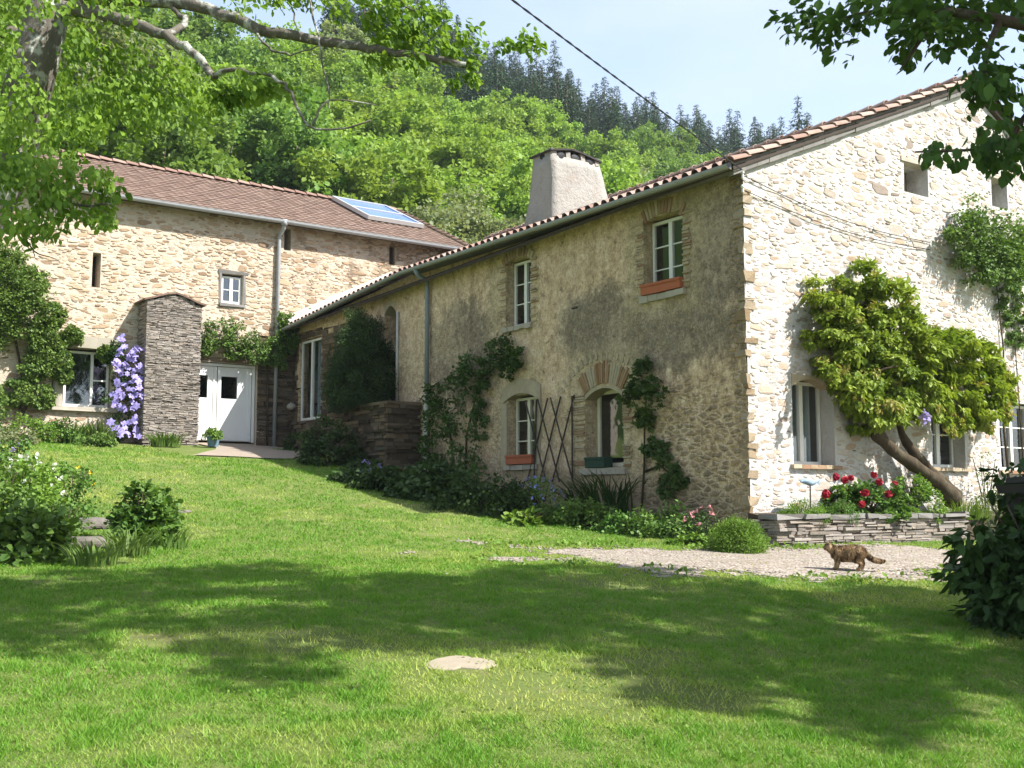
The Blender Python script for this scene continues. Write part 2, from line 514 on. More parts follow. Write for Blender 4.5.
M['slate_core'] = m_simple('dark_joint_earth', (.14, .115, .095), .95, var=.3, scale=8, bump=.5)  # dark earth filling between the stones
M['slate_grey'] = m_simple('weathered_grey_stone', (.20, .188, .172), .9, var=.4, scale=4, bump=.5)
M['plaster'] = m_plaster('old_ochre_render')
M['chimney'] = None
t = NT('chimney_render')
cn = t.noise(2.2, 6, .65)
M['chimney'] = t.done(t.bsdf(t.mix(t.math('MULTIPLY', t.step(t.noise(4, 5, .7), .52, .68), .35), t.mix(cn, (.28, .26, .228), (.43, .405, .36)), (.27, .19, .13)), .95, t.bump(t.noise(7, 6, .75), 1.0, .06), spec=.1))
M['lime'] = m_simple('pale_lime_render', (.40, .335, .225), .95, var=.3, scale=9, bump=.6)
M['limewhite'] = m_simple('white_lime_mortar', (.62, .58, .50), .95, var=.15, scale=6, bump=.3)
M['stone'] = m_simple('pale_sill_stone', (.38, .34, .27), .9, var=.25, scale=6, bump=.5)
M['brick'] = m_tile('thin_red_brick', (.27, .15, .09), (.35, .265, .17), (.42, .355, .25), .5)
M['redbrick'] = m_tile('red_arch_brick', (.22, .11, .065), (.30, .19, .088), (.36, .25, .165), .5)
M['housetile'] = m_tile('canal_tile', (.25, .155, .12), (.32, .215, .17), (.38, .29, .24), .45)
M['ridgetile'] = m_tile('dull_ridge_tile', (.20, .12, .095), (.26, .165, .13), (.31, .21, .17), .4)
M['barntile'] = m_tile('brown_barn_tile', (.138, .090, .067), (.168, .111, .083), (.202, .138, .105), .35)
M['deck'] = m_simple('dark_roof_board', (.055, .042, .032), .9)
M['zinc'] = m_simple('weathered_zinc', (.32, .33, .335), .6, metal=.0, var=.2, bump=.05)
M['pipeblue'] = m_simple('grey_blue_pipe_paint', (.20, .235, .27), .5, var=.15, bump=.05)
M['pipewhite'] = m_simple('old_white_pipe_paint', (.52, .52, .48), .5, var=.2, bump=.05)
M['white'] = m_simple('white_window_paint', (.74, .73, .68), .45, var=.06, scale=10, bump=.08)
M['cream'] = m_simple('cream_window_paint', (.66, .62, .47), .5, var=.08, scale=10, bump=.08)
M['door'] = m_simple('white_door_paint', (.76, .755, .73), .5, var=.06, scale=4, bump=.08)
M['wood'] = m_simple('grey_old_wood', (.20, .15, .10), .85, var=.35, scale=8, bump=.4)
M['darkwood'] = m_simple('dark_trellis_wood', (.055, .042, .034), .85, var=.3)
M['terra'] = m_simple('terracotta', (.38, .115, .052), .8, var=.15, bump=.15)
M['greenpot'] = m_simple('dark_green_planter', (.022, .055, .035), .6)
M['bluepot'] = m_simple('blue_grey_pot', (.12, .20, .24), .55)
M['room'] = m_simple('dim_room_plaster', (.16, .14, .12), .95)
M['curtain'] = m_simple('grey_blue_curtain', (.30, .34, .37), .9, var=.12)
M['glass'] = m_glass('window_glass')
M['black'] = m_simple('black_cable', (.02, .02, .02), .6)
M['solar'] = None
t = NT('solar_glass')
M['solar'] = t.done(t.bsdf(t.mix(t.noise(3, 2), (.08, .15, .36), (.11, .20, .43)), .16, spec=.9))
M['alu'] = m_simple('pale_aluminium', (.58, .58, .58), .4, metal=.5, var=.08, bump=.03)
M['bark'] = m_bark('grey_lichen_bark', (.07, .058, .045), (.20, .18, .15), (.46, .46, .41), .85)
M['bark2'] = m_bark('brown_bark', (.045, .033, .024), (.12, .09, .065), (.22, .22, .17), .3)
M['vine'] = m_bark('wisteria_bark', (.028, .021, .014), (.10, .076, .05), (.15, .14, .085), .3)
M['soil'] = m_simple('dark_bed_soil', (.075, .055, .036), .95, var=.35, scale=9, bump=.8)
M['concrete'] = m_simple('pale_worn_concrete', (.27, .22, .17), .9, var=.18, scale=3, bump=.3)
M['flag'] = m_simple('pale_flagstone', (.29, .245, .175), .9, var=.2, scale=8, bump=.4)
M['fish'] = m_simple('blue_grey_fish_glaze', (.22, .30, .38), .4)
M['pillar'] = m_simple('dark_gatepost_stone', (.045, .04, .036), .9, var=.35, scale=6, bump=.6)
M['ground'] = m_ground(); M['hill'] = m_hill(); M['gravel'] = m_gravel()
M['porcelain'] = m_simple('white_porcelain', (.7, .7, .7), .3, var=.04)
# leaves
L = {}
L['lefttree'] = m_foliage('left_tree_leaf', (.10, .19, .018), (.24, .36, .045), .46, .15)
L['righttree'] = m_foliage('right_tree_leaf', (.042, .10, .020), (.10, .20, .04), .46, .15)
L['hill_lime'] = m_foliage('hill_lime_leaf', (.185, .30, .045), (.31, .425, .085), .45, .24)
L['hill_mid'] = m_foliage('hill_mid_leaf', (.13, .235, .045), (.235, .35, .085), .43, .24)
L['hill_grey'] = m_foliage('hill_greyish_leaf', (.18, .23, .10), (.29, .33, .17), .45, .25)
L['conifer'] = m_foliage('conifer_needles', (.024, .056, .024), (.056, .102, .044), .16, .35)
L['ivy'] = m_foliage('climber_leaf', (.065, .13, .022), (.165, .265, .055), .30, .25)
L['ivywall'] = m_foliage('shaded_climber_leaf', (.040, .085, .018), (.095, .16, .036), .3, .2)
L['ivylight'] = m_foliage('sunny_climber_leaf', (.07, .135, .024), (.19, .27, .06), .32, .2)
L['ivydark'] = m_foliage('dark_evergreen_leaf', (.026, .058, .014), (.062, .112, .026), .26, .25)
L['wisteria'] = m_foliage('wisteria_leaf', (.12, .20, .018), (.33, .42, .06), .38, .15)
L['wistbrown'] = m_foliage('young_bronze_leaf', (.30, .27, .06), (.36, .33, .09), .36, .15)
L['bed'] = m_foliage('bed_leaf', (.055, .125, .022), (.135, .24, .042), .32, .35)
L['blade'] = m_foliage('iris_blade', (.07, .135, .026), (.17, .25, .055), .3, .3)
L['ball'] = m_foliage('soft_lime_bush_leaf', (.10, .19, .02), (.19, .31, .045), .35, .15)
L['darkbush'] = m_foliage('broad_drooping_leaf', (.022, .050, .010), (.055, .11, .022), .25, .15)  # leaf tone lowered, the tree's shade put into the colour
L['grass'] = m_foliage('grass_blade', (.13, .285, .026), (.46, .49, .125), .40, .0)
L['purple'] = m_foliage('violet_petal', (.28, .22, .60), (.48, .42, .82), .3, .1)
L['red'] = m_foliage('red_petal', (.27, .008, .025), (.46, .022, .05), .2, .1)
L['bluefl'] = m_foliage('blue_petal', (.16, .20, .55), (.30, .36, .75), .2, .1)
L['whitefl'] = m_foliage('white_petal', (.6, .62, .55), (.75, .75, .7), .3, .1)
L['yellowfl'] = m_foliage('yellow_petal', (.7, .5, .03), (.8, .62, .08), .2, .1)
L['pinkfl'] = m_foliage('pink_petal', (.55, .2, .24), (.7, .35, .38), .2, .1)


# ------------------------------------------------------------------ leaf clouds
LEAF_V = np.array([(0, 0, 0), (-.42, .35, .07), (-.33, .72, .04), (0, 1, -.06), (.33, .72, .04), (.42, .35, .07)])
LEAF_F = np.array([(0, 3, 2, 1), (0, 5, 4, 3)])
NARROW_V = LEAF_V * np.array([.45, 1, 1])


def unit(a):
    return a / np.maximum(np.linalg.norm(a, axis=-1, keepdims=True), 1e-9)


def leaf_arrays(P, size, axis, normal, shape=LEAF_V, tint=None):
    """one folded leaf at each point: axis = direction it grows, normal = its upper face"""
    n = len(P)
    y = unit(axis); z = normal - y * (normal * y).sum(1, keepdims=True); z = unit(z); x = np.cross(y, z)
    s = np.asarray(size).reshape(-1, 1, 1) * np.ones((n, 1, 1))
    V = P[:, None, :] + s * (shape[None, :, 0:1] * x[:, None, :] + shape[None, :, 1:2] * y[:, None, :] + shape[None, :, 2:3] * z[:, None, :])
    k = len(shape)
    F = (LEAF_F[None] + (np.arange(n) * k)[:, None, None]).reshape(-1, 4)
    if tint is None: tint = rng.random(n)
    return V.reshape(-1, 3), F, np.repeat(tint, k)


def rand_dirs(n, bias=(0, 0, 0)):
    return unit(rng.normal(size=(n, 3)) + np.array(bias))


def leaves_at(P, size, out=None, droop=.5, up=1.0, shape=LEAF_V, tint=None, jitter=.35):
    n = len(P)
    ax = rng.normal(size=(n, 3)) + np.array([0, 0, -droop])
    if out is not None: ax = ax + out * 1.2
    nm = rng.normal(size=(n, 3)) * .6 + np.array([0, 0, up])
    if out is not None: nm = nm + out * .6
    s = size * (1 + jitter * rng.normal(size=n).clip(-1.5, 1.5))
    return leaf_arrays(P, s, ax, nm, shape, tint)


def cat_arrays(parts):
    V, F, T = [], [], []; o = 0
    for v, f, t in parts:
        V.append(v); F.append(f + o); T.append(t); o += len(v)
    return np.concatenate(V), np.concatenate(F), np.concatenate(T)


LEAF_K, COUNT_K = .62, 2.3


def clumps(centers, radii, per, size, squash=.7, center=None, raw=False, **kw):
    """leaf clumps: gaussian puffs of leaves around clump centres; each clump its own tone"""
    centers = np.asarray(centers, float); radii = np.broadcast_to(np.asarray(radii, float), (len(centers),))
    per = np.broadcast_to(np.asarray(per), (len(centers),))
    if not raw: size = size * LEAF_K; per = np.asarray(per) * COUNT_K
    P = []; T = []; O = []
    cm = centers.mean(0) if center is None else np.asarray(center, float)
    for c, r, m in zip(centers, radii, per):
        m = int(m)
        d = unit(rng.normal(size=(m, 3))) * (rng.random((m, 1)) ** .45) * r
        d[:, 2] *= squash
        P.append(c + d); T.append(np.clip(.5 + rng.normal() * .2 + rng.normal(size=m) * .18, 0, 1)); O.append(unit(d + (c - cm) * .3))
    P = np.concatenate(P); T = np.concatenate(T); O = np.concatenate(O)
    return leaves_at(P, size, O, tint=T, **kw)


def dome_points(n, c, r, inner=.55, zmin=0.0):
    """points in an ellipsoid shell, upper part only when zmin=0"""
    out = []
    while len(out) < n:
        d = unit(rng.normal(size=(1, 3)))[0]
        q = d * (inner + (1 - inner) * rng.random() ** .5)
        if q[2] < zmin: continue
        out.append(np.array(c) + q * np.array(r))
    return np.array(out)


# ================================================================== GROUND
def axis_steps(lo, f0, f1, hi, fine):
    a = list(np.arange(f0, f1 + 1e-6, fine))
    x, s = f0, fine
    while x > lo: s *= 1.3; x -= s; a.insert(0, max(x, lo))
    x, s = f1, fine
    while x < hi: s *= 1.3; x += s; a.append(min(x, hi))
    return np.array(a)


def grid_sheet(xs, vs, name, mat):
    Xg, Vg = np.meshgrid(xs, vs, indexing='ij')
    Z = gz_l(Xg, Vg)
    P = CORNER[None, None] + Xg[..., None] * AX + Vg[..., None] * AV
    P[..., 2] = Z
    nx, nv = len(xs), len(vs)
    i = np.arange(nx - 1)[:, None] * nv + np.arange(nv - 1)[None]
    Fq = np.stack([i, i + nv, i + nv + 1, i + 1], -1).reshape(-1, 4)
    return np_mesh(name, P.reshape(-1, 3), Fq, mat, smooth=True)


xs = axis_steps(-320, -15, 5, 320, .15)
lawn = grid_sheet(xs, axis_steps(-150, -14, 19, 26, .15), 'ground', M['ground']); lawn['kind'] = 'structure'
hill = grid_sheet(axis_steps(-320, -80, 120, 420, 5), np.concatenate([np.arange(26, 120, 4.0), np.arange(120, 420, 12.0)]), 'hillside', M['hill']); hill['kind'] = 'structure'


def flat_strip(name, poly_rows, mat, lift):
    """sheet over the ground from rows of farm points (x, v); each row has the same count"""
    rows = np.array(poly_rows)
    nr, nc, _ = rows.shape
    z = gz_l(rows[..., 0], rows[..., 1]) + lift
    P = CORNER + rows[..., 0:1] * AX + rows[..., 1:2] * AV
    P[..., 2] = z
    i = np.arange(nr - 1)[:, None] * nc + np.arange(nc - 1)[None]
    Fq = np.stack([i, i + nc, i + nc + 1, i + 1], -1).reshape(-1, 4)
    o = np_mesh(name, P.reshape(-1, 3), Fq, mat, smooth=True); o['kind'] = 'structure'
    return o


# gravel path: world centreline points with half widths, ragged edges
PATH = []
for px_t, y_top, y_bot in ((500, 546, 552), (545, 545, 556), (590, 546, 566), (640, 547, 574), (700, 547, 576), (760, 549, 577), (830, 549, 575), (900, 547, 573), (960, 547, 572)):
    a_, b_ = gm(px_t, y_top + 3), gm(px_t, y_bot - 4.5); PATH.append((((a_[0] + b_[0]) / 2, (a_[1] + b_[1]) / 2), float(np.hypot(*(a_ - b_)[:2])) / 2))
PATH += [((PATH[-1][0][0] + 3.5, PATH[-1][0][1] + 1.8), 1.3), ((PATH[-1][0][0] + 9, PATH[-1][0][1] + 5), 1.4)]


def path_interp(n):
    pts = np.array([p for p, _ in PATH]); w = np.array([q for _, q in PATH])
    t = np.linspace(0, len(pts) - 1, n); k = np.arange(len(pts))
    return np.stack([np.interp(t, k, pts[:, 0]), np.interp(t, k, pts[:, 1])], -1), np.interp(t, k, w)


pc, pw = path_interp(260)


def path_dist(X, Y):
    """signed: <0 inside the gravel path"""
    best = np.full(len(X), 1e9)
    for i in range(0, 260, 3):
        d = np.hypot(X - pc[i, 0], Y - pc[i, 1]) - pw[i]
        best = np.minimum(best, d)
    return best


def ragged(X, Y):
    """gravel where negative: the path with a worn, patchy edge into the turf"""
    n = vnoise(X * 1.3 + 60, Y * 1.3 + 60, 35) * .55 + vnoise(X * 4.5 + 60, Y * 4.5 + 60, 36) * .30 + vnoise(X * 13 + 60, Y * 13 + 60, 37) * .15
    left = np.clip((2.4 - X) / 2.6, 0, 1.2)
    return path_dist(X, Y) + (n - .50) * (2.3 + 2.6 * left) + .5 * left


_gx, _gy = np.meshgrid(np.arange(-2.2, 13, .045), np.arange(10.5, 21, .045), indexing='ij')
_in = (ragged(_gx.ravel() + .0225, _gy.ravel() + .0225) < 0).reshape(_gx.shape)[:-1, :-1]
_lx = (_gx - CORNER[0]) * AX[0] + (_gy - CORNER[1]) * AX[1]; _lv = (_gx - CORNER[0]) * AV[0] + (_gy - CORNER[1]) * AV[1]
_in &= ~((_lx > -.1) & (_lv > -.6))[:-1, :-1]
_id = np.arange(_gx.size).reshape(_gx.shape)
_fq = np.stack([_id[:-1, :-1], _id[1:, :-1], _id[1:, 1:], _id[:-1, 1:]], -1)[_in]
_u, _inv = np.unique(_fq, return_inverse=True)
_P = np.stack([_gx.ravel()[_u], _gy.ravel()[_u], gz(_gx.ravel()[_u], _gy.ravel()[_u]) + .007], -1)
gp_ = np_mesh('gravel_path', _P, _inv.reshape(-1, 4), M['gravel'], smooth=True); gp_['kind'] = 'structure'

# concrete apron at the barn door
ap = []
_al, _ar = Lc(gm(188, 455)), Lc(gm(290, 459))
for tpar in np.linspace(0, 1, 14):
    vv = min(_al[1], _ar[1]) + (17.25 - min(_al[1], _ar[1])) * tpar
    xl = np.interp(tpar, [0, .35, .6, 1], [_al[0], -3.4, -2.95, -2.85]); xr = np.interp(tpar, [0, .3, 1], [_ar[0], -.85, -.55])
    ap.append([(xl + (xr - xl) * s, vv + .12 * math.sin(5 * s)) for s in np.linspace(0, 1, 8)])
flat_strip('path', ap, M['concrete'], .03)

# ================================================================== WALL TOOLS
FG = lambda a, d, z: (a, -d, z)                 # gable: a = x, d outwards
FL = lambda a, d, z: (-d, a, z)                 # long wall: a = v
YB = 17.3
FB = lambda a, d, z: (a, YB - d, z)             # barn front: a = x


def wobble(a, z, amp, seed):
    return (mnoise.noise((a * .9 + seed, z * .9, seed)) * .7 + mnoise.noise((a * 2.7, z * 2.7 + seed, 3.3)) * .4) * amp


def wall(name, mat, parent, F, a0, a1, z0, z1, holes, depth, origin, amp=.02, step=.3, seed=1.0, cuts=(), jag=0.0):
    """a wall face with real openings and reveals; holes = (a0, a1, z0, z1[, depth])"""
    def lines(lo, hi, extra):
        c = {lo, hi, *[e for e in extra if lo < e < hi]}
        c = sorted(c); out = []
        for p, q in zip(c, c[1:]):
            n = max(1, int(round((q - p) / step)))
            out += [p + (q - p) * i / n for i in range(n)]
        return out + [c[-1]]
    aa = lines(a0, a1, [h[i] for h in holes for i in (0, 1)]); zz = lines(z0, z1, [h[i] for h in holes for i in (2, 3)])
    bm = bmesh.new()
    grid = {}
    def vert(i, j, dd=0.0):
        k = (i, j, dd)
        if k not in grid:
            a, z = aa[i], zz[j]
            a_ = a
            if jag and (i == 0): a_ = a + (mnoise.noise((z * 3.1, seed, 5)) * jag)
            grid[k] = bm.verts.new(F(a_, wobble(a, z, amp, seed) - dd, z))
        return grid[k]
    hole_of = {}
    for i in range(len(aa) - 1):
        for j in range(len(zz) - 1):
            ca, cz = (aa[i] + aa[i + 1]) / 2, (zz[j] + zz[j + 1]) / 2
            for h in holes:
                if h[0] < ca < h[1] and h[2] < cz < h[3]: hole_of[(i, j)] = h
    for i in range(len(aa) - 1):
        for j in range(len(zz) - 1):
            if (i, j) in hole_of:
                h = hole_of[(i, j)]; dp = h[4] if len(h) > 4 else depth
                for (di, dj, p, q) in ((-1, 0, (i, j), (i, j + 1)), (1, 0, (i + 1, j), (i + 1, j + 1)), (0, -1, (i, j), (i + 1, j)), (0, 1, (i, j + 1), (i + 1, j + 1))):
                    if (i + di, j + dj) not in hole_of:
                        bm.faces.new((vert(*p), vert(*q), vert(*q, dp), vert(*p, dp)))
                continue
            bm.faces.new((vert(i, j), vert(i + 1, j), vert(i + 1, j + 1), vert(i, j + 1)))
    for co, no in cuts:
        bmesh.ops.bisect_plane(bm, geom=bm.verts[:] + bm.edges[:] + bm.faces[:], plane_co=co, plane_no=no, clear_outer=True)
    bmesh.ops.recalc_face_normals(bm, faces=bm.faces)
    bmesh.ops.translate(bm, verts=bm.verts, vec=-Vector(origin))
    me = bpy.data.meshes.new(name); bm.to_mesh(me); bm.free()
    me.materials.append(mat)
    o = bpy.data.objects.new(name, me); C.objects.link(o); o.parent = parent
    return o


def window(parent, origin, F, a0, a1, z0, z1, d, rows=3, leaves=2, mat=None, bar=.022, fr=.055, name='window', open_gap=0.0, curtain=False):
    """casement window: frame with glazing bars, panes as sub-parts"""
    mat = mat or M['white']
    mb = MB()
    dd0, dd1 = -d - .05, -d
    mb.box(F, a0, a0 + fr, dd0, dd1, z0, z1); mb.box(F, a1 - fr, a1, dd0, dd1, z0, z1)
    mb.box(F, a0 + fr, a1 - fr, dd0, dd1, z0, z0 + fr); mb.box(F, a0 + fr, a1 - fr, dd0, dd1, z1 - fr, z1)
    w = (a1 - a0 - 2 * fr) / leaves
    for k in range(leaves):
        b0 = a0 + fr + k * w
        if k: mb.box(F, b0 - .045, b0 + .045, dd0, dd1 + .012, z0 + fr, z1 - fr)
        for r in range(1, rows):
            zc = z0 + fr + (z1 - z0 - 2 * fr) * r / rows
            l0 = b0 + (.045 if k else 0); l1 = b0 + w - (.045 if k < leaves - 1 else 0)
            mb.box(F, l0, l1, dd0 + .01, dd1 - .008, zc - bar / 2, zc + bar / 2)
    o = mb.build(name, mat, parent, origin)
    p = MB(); a_, b_ = a0 + fr * .5, a1 - fr * .5
    p.add([F(a_, -d - .028, z0 + .02), F(b_, -d - .028, z0 + .02), F(b_, -d - .028, z1 - .02), F(a_, -d - .028, z1 - .02)], [(0, 1, 2, 3)])
    p.build('pane', M['glass'], o, origin)
    if curtain:
        q = MB(); n = 26
        vs = []; fs = []
        for i in range(n + 1):
            a = a0 + .06 + (a1 - a0 - .12) * i / n * (.92 if curtain == 'full' else .4)
            off = -d - .14 - .025 * math.sin(i * 1.9)
            vs += [F(a, off, z0), F(a, off, z1)]
            if i: fs.append((2 * i - 2, 2 * i, 2 * i + 1, 2 * i - 1))
        q.add(vs, fs); q.build('curtain', M['curtain'], o, origin)
    return o


def brick_jamb(mb, F, a, side, z0, z1, w=.28, out=.008, inn=.12, h=.062):
    """toothed jamb of thin bricks beside an opening; side = -1 / +1 away from it"""
    z = z0; k = 0
    lo, hi = (a - w * .5, a - .006) if side < 0 else (a + .006, a + w * .5)
    mb.box(F, lo, hi, -inn - .02, -.04, z0, z1)
    while z < z1 - .03:
        hh = h * random.uniform(.75, 1.25)
        if random.random() < .62:
            L_ = w * random.uniform(.55, 1.1)
            lo, hi = (a - L_, a - .004) if side < 0 else (a + .004, a + L_)
            mb.box(F, lo, hi, -inn, out + random.uniform(0, .008), z + .012, z + hh, j=.004)
        z += hh + .008; k += 1


def brick_arch(mb, F, ac, zc, r0, r1, t0, t1, n, out=.02, inn=.1, skip=0.0):
    for k in range(n):
        if random.random() < skip: continue
        ta = t0 + (t1 - t0) * (k + .1) / n; tb = t0 + (t1 - t0) * (k + .9) / n
        rr = r1 * random.uniform(.96, 1.03)
        pts = []
        for d in (-inn, out + random.uniform(0, .008)):
            pts += [F(ac + r0 * math.sin(ta), d, zc + r0 * math.cos(ta)), F(ac + r0 * math.sin(tb), d, zc + r0 * math.cos(tb)),
                    F(ac + rr * math.sin(tb), d, zc + rr * math.cos(tb)), F(ac + rr * math.sin(ta), d, zc + rr * math.cos(ta))]
        mb.hexa(pts)


def arch_fill(mb, F, a0, a1, zs, rise, top, d0, d1, n=10):
    """solid filling between a segmental arch (springing at zs) and a flat top"""
    for k in range(n):
        s0, s1 = k / n, (k + 1) / n
        f = lambda s: zs + rise * (1 - (2 * s - 1) ** 2)
        p, q = a0 + (a1 - a0) * s0, a0 + (a1 - a0) * s1
        pts = [F(p, d0, f(s0)), F(q, d0, f(s1)), F(q, d1, f(s1)), F(p, d1, f(s0)), F(p, d0, top), F(q, d0, top), F(q, d1, top), F(p, d1, top)]
        mb.hexa(pts)


def stones(mb, F, a0, a1, z0, z1, d, h=(.04, .09), l=(.15, .4), jit=.03, depth=.12, gap=.008, top=None):
    """courses of rough flat stones over a face"""
    z = z0
    while z < z1:
        hh = random.uniform(*h); a = a0 - random.uniform(0, l[0])
        while a < a1:
            ll = random.uniform(*l); lo, hi = max(a, a0), min(a + ll, a1)
            if hi - lo > .04:
                zt = min(z + hh, z1)
                if top is None or zt < top((lo + hi) / 2):
                    mb.box(F, lo + gap / 2, hi - gap / 2, d - depth, d + random.uniform(-jit, jit), z + random.uniform(-.006, .006), zt - gap + random.uniform(-.008, .008), j=.007)
            a += ll
        z += hh


def facing(name, mat, parent, F, a0, a1, z0, z1, ok, sizes, origin, amp, seed, prob=None, lift=(.002, .016), asp=(.30, .55), fill=1.0):
    """rubble stones set in a mortar wall face: irregular flat stones of many sizes, none overlapping, each with its own tone"""
    rs = random.Random(int(seed * 100)); cell = .3; grid = {}; placed = []
    for rad, tries in sizes:
        for _ in range(int(tries * fill)):
            a, z = rs.uniform(a0, a1), rs.uniform(z0, z1)
            ra = rad * rs.uniform(.65, 1.35); rz = max(.014, ra * rs.uniform(*asp))
            if not ok(a, z, ra, rz): continue
            if prob and rs.random() > prob(a, z): continue
            ci, cj = int(a / cell), int(z / cell); hit = False
            for i in range(ci - 2, ci + 3):
                for j in range(cj - 1, cj + 2):
                    for (b, y, rb, ry) in grid.get((i, j), ()):
                        if ((a - b) / (ra + rb)) ** 2 + ((z - y) / (rz + ry)) ** 2 < .80: hit = True; break
                    if hit: break
                if hit: break
            if hit: continue
            grid.setdefault((ci, cj), []).append((a, z, ra, rz)); placed.append((a, z, ra, rz))
    mb = MB()
    for a, z, ra, rz in placed:
        n = rs.choice((7, 8, 8, 9)); rot = rs.uniform(-.16, .16); up = rs.uniform(*lift); ta, tz = rs.uniform(-.05, .05), rs.uniform(-.08, .08)
        w0 = wobble(a, z, amp, seed); ph = rs.uniform(0, 6.28); sq = rs.uniform(.55, .95)
        ring = []
        for k in range(n):
            t = ph + 2 * math.pi * (k + rs.uniform(-.25, .25)) / n
            c, q = math.cos(t), math.sin(t)
            c = math.copysign(abs(c) ** sq, c); q = math.copysign(abs(q) ** sq, q)
            m = rs.uniform(.86, 1.06); x, y = ra * c * m, rz * q * m
            ring.append((x * math.cos(rot) - y * math.sin(rot), x * math.sin(rot) + y * math.cos(rot)))
        v = [F(a + x, w0 - .03, z + y) for x, y in ring] + [F(a + x * .97, w0 + up * .55 + ta * x + tz * y, z + y * .96) for x, y in ring] + [F(a + x * .74, w0 + up + ta * x + tz * y + rs.uniform(-.003, .003), z + y * .72) for x, y in ring]
        f = [(k, (k + 1) % n, n + (k + 1) % n, n + k) for k in range(n)] + [(n + k, n + (k + 1) % n, 2 * n + (k + 1) % n, 2 * n + k) for k in range(n)] + [tuple(2 * n + k for k in range(n))]
        mb.add(v, f, rs.random())
    return mb.build(name, mat, parent, origin)


def tile_roof(name, mat, parent, origin, P, a0, a1, length, pitch, amp, course, stepz, jitter=.0, samples=8, deck=True, sharp=True):
    """roof of overlapping curved tiles; P(a, s, h): a along the eave, s up the slope, h above it"""
    ncov = int(round((a1 - a0) / pitch)); pitch = (a1 - a0) / ncov
    nr = int(round(length / course)); course = length / nr
    verts = []; faces = []; tint = []
    us = [i / samples for i in range(samples + 1)]
    for r in range(nr):
        for c in range(ncov):
            base = len(verts); tn = random.random(); ja = random.uniform(-jitter, jitter); js = random.uniform(-jitter, jitter) * 1.5
            for e in (0, 1):
                s = (r + e) * course + (js if e == 0 else course * .12)
                lift = (stepz if e == 0 else 0) + (js * .3)
                for u in us:
                    if sharp:
                        q = abs(u - .5) * 2
                        hgt = amp * (math.sqrt(max(0, 1 - (q / .68) ** 2)) if q < .68 else -.42 * math.sin((q - .68) / .32 * math.pi / 2))
                    else:
                        hgt = amp * math.cos((u - .5) * 2 * math.pi) * .5
                    verts.append(P(a0 + (c + u) * pitch + ja * (1 if 0 < u < 1 else 0), max(s, 0), hgt + lift)); tint.append(tn)
            k = samples + 1
            for i in range(samples): faces.append((base + i, base + i + 1, base + k + i + 1, base + k + i))
    V = np.array(verts) - np.array(origin)
    o = np_mesh(name, V, np.array(faces), mat, np.array(tint), parent)
    if deck:
        mb = MB()
        mb.hexa([P(a0, .02, -.12), P(a1, .02, -.12), P(a1, length, -.12), P(a0, length, -.12), P(a0, .02, -.055), P(a1, .02, -.055), P(a1, length, -.055), P(a0, length, -.055)])
        mb.build('roof_boards', M['deck'], o, origin)
    return o


def half_tiles(name, mat, parent, origin, p0, p1, n, r, up=(0, 0, 1), smooth=True, stepz=.03):
    """row of overlapping half round tiles from p0 up to p1"""
    mb = MB(); p0 = Vector(p0); p1 = Vector(p1); d = (p1 - p0) / n; dn = d.normalized(); side = dn.cross(Vector(up)).normalized(); u = side.cross(dn)
    for k in range(n):
        a = p0 + d * k + Vector([random.uniform(-.008, .008) for _ in range(3)]); b = a + d * 1.12
        vs = []
        for q, rr, lf in ((a, r * 1.12, stepz), (b, r * .92, 0.0)):
            for i in range(9):
                th = math.pi * i / 8
                vs.append(q + side * math.cos(th) * rr + u * (math.sin(th) * rr * .85 + lf))
            for i in range(9):
                th = math.pi * (8 - i) / 8
                vs.append(q + side * math.cos(th) * (rr - .018) + u * (math.sin(th) * (rr - .018) * .85 + lf))
        m = 18
        mb.add(vs, [(i, (i + 1) % m, m + (i + 1) % m, m + i) for i in range(m)] + [(i, i + 1, 16 - i, 17 - i) for i in range(8)])
    return mb.build(name, mat, parent, origin)


def gutter(name, mat, parent, origin, P0, P1, r=.075, outward=(0, -1, 0)):
    mb = MB(); P0 = Vector(P0); P1 = Vector(P1); d = (P1 - P0).normalized(); o = Vector(outward); u = Vector((0, 0, 1)); n = max(2, int((P1 - P0).length / 2))
    vs = []; fs = []; m = 9
    for k in range(n + 1):
        p = P0.lerp(P1, k / n) + u * random.uniform(-.008, .008)
        for rr in (r, r - .008):
            for i in range(m):
                th = math.pi * (i / (m - 1))
                vs.append(p + o * math.cos(th) * rr - u * math.sin(th) * rr)
    w = 2 * m
    for k in range(n):
        for s in (0, m):
            for i in range(m - 1): fs.append((k * w + s + i, k * w + s + i + 1, (k + 1) * w + s + i + 1, (k + 1) * w + s + i))
        fs.append((k * w, (k + 1) * w, (k + 1) * w + m, k * w + m)); fs.append((k * w + m - 1, (k + 1) * w + m - 1, (k + 1) * w + 2 * m - 1, k * w + 2 * m - 1))
    mb.add(vs, fs, .5)
    return mb.build(name, mat, parent, origin, smooth=False)


def pipe(mb, pts, r=.05):
    mb.tube(pts, r, 10, .5)


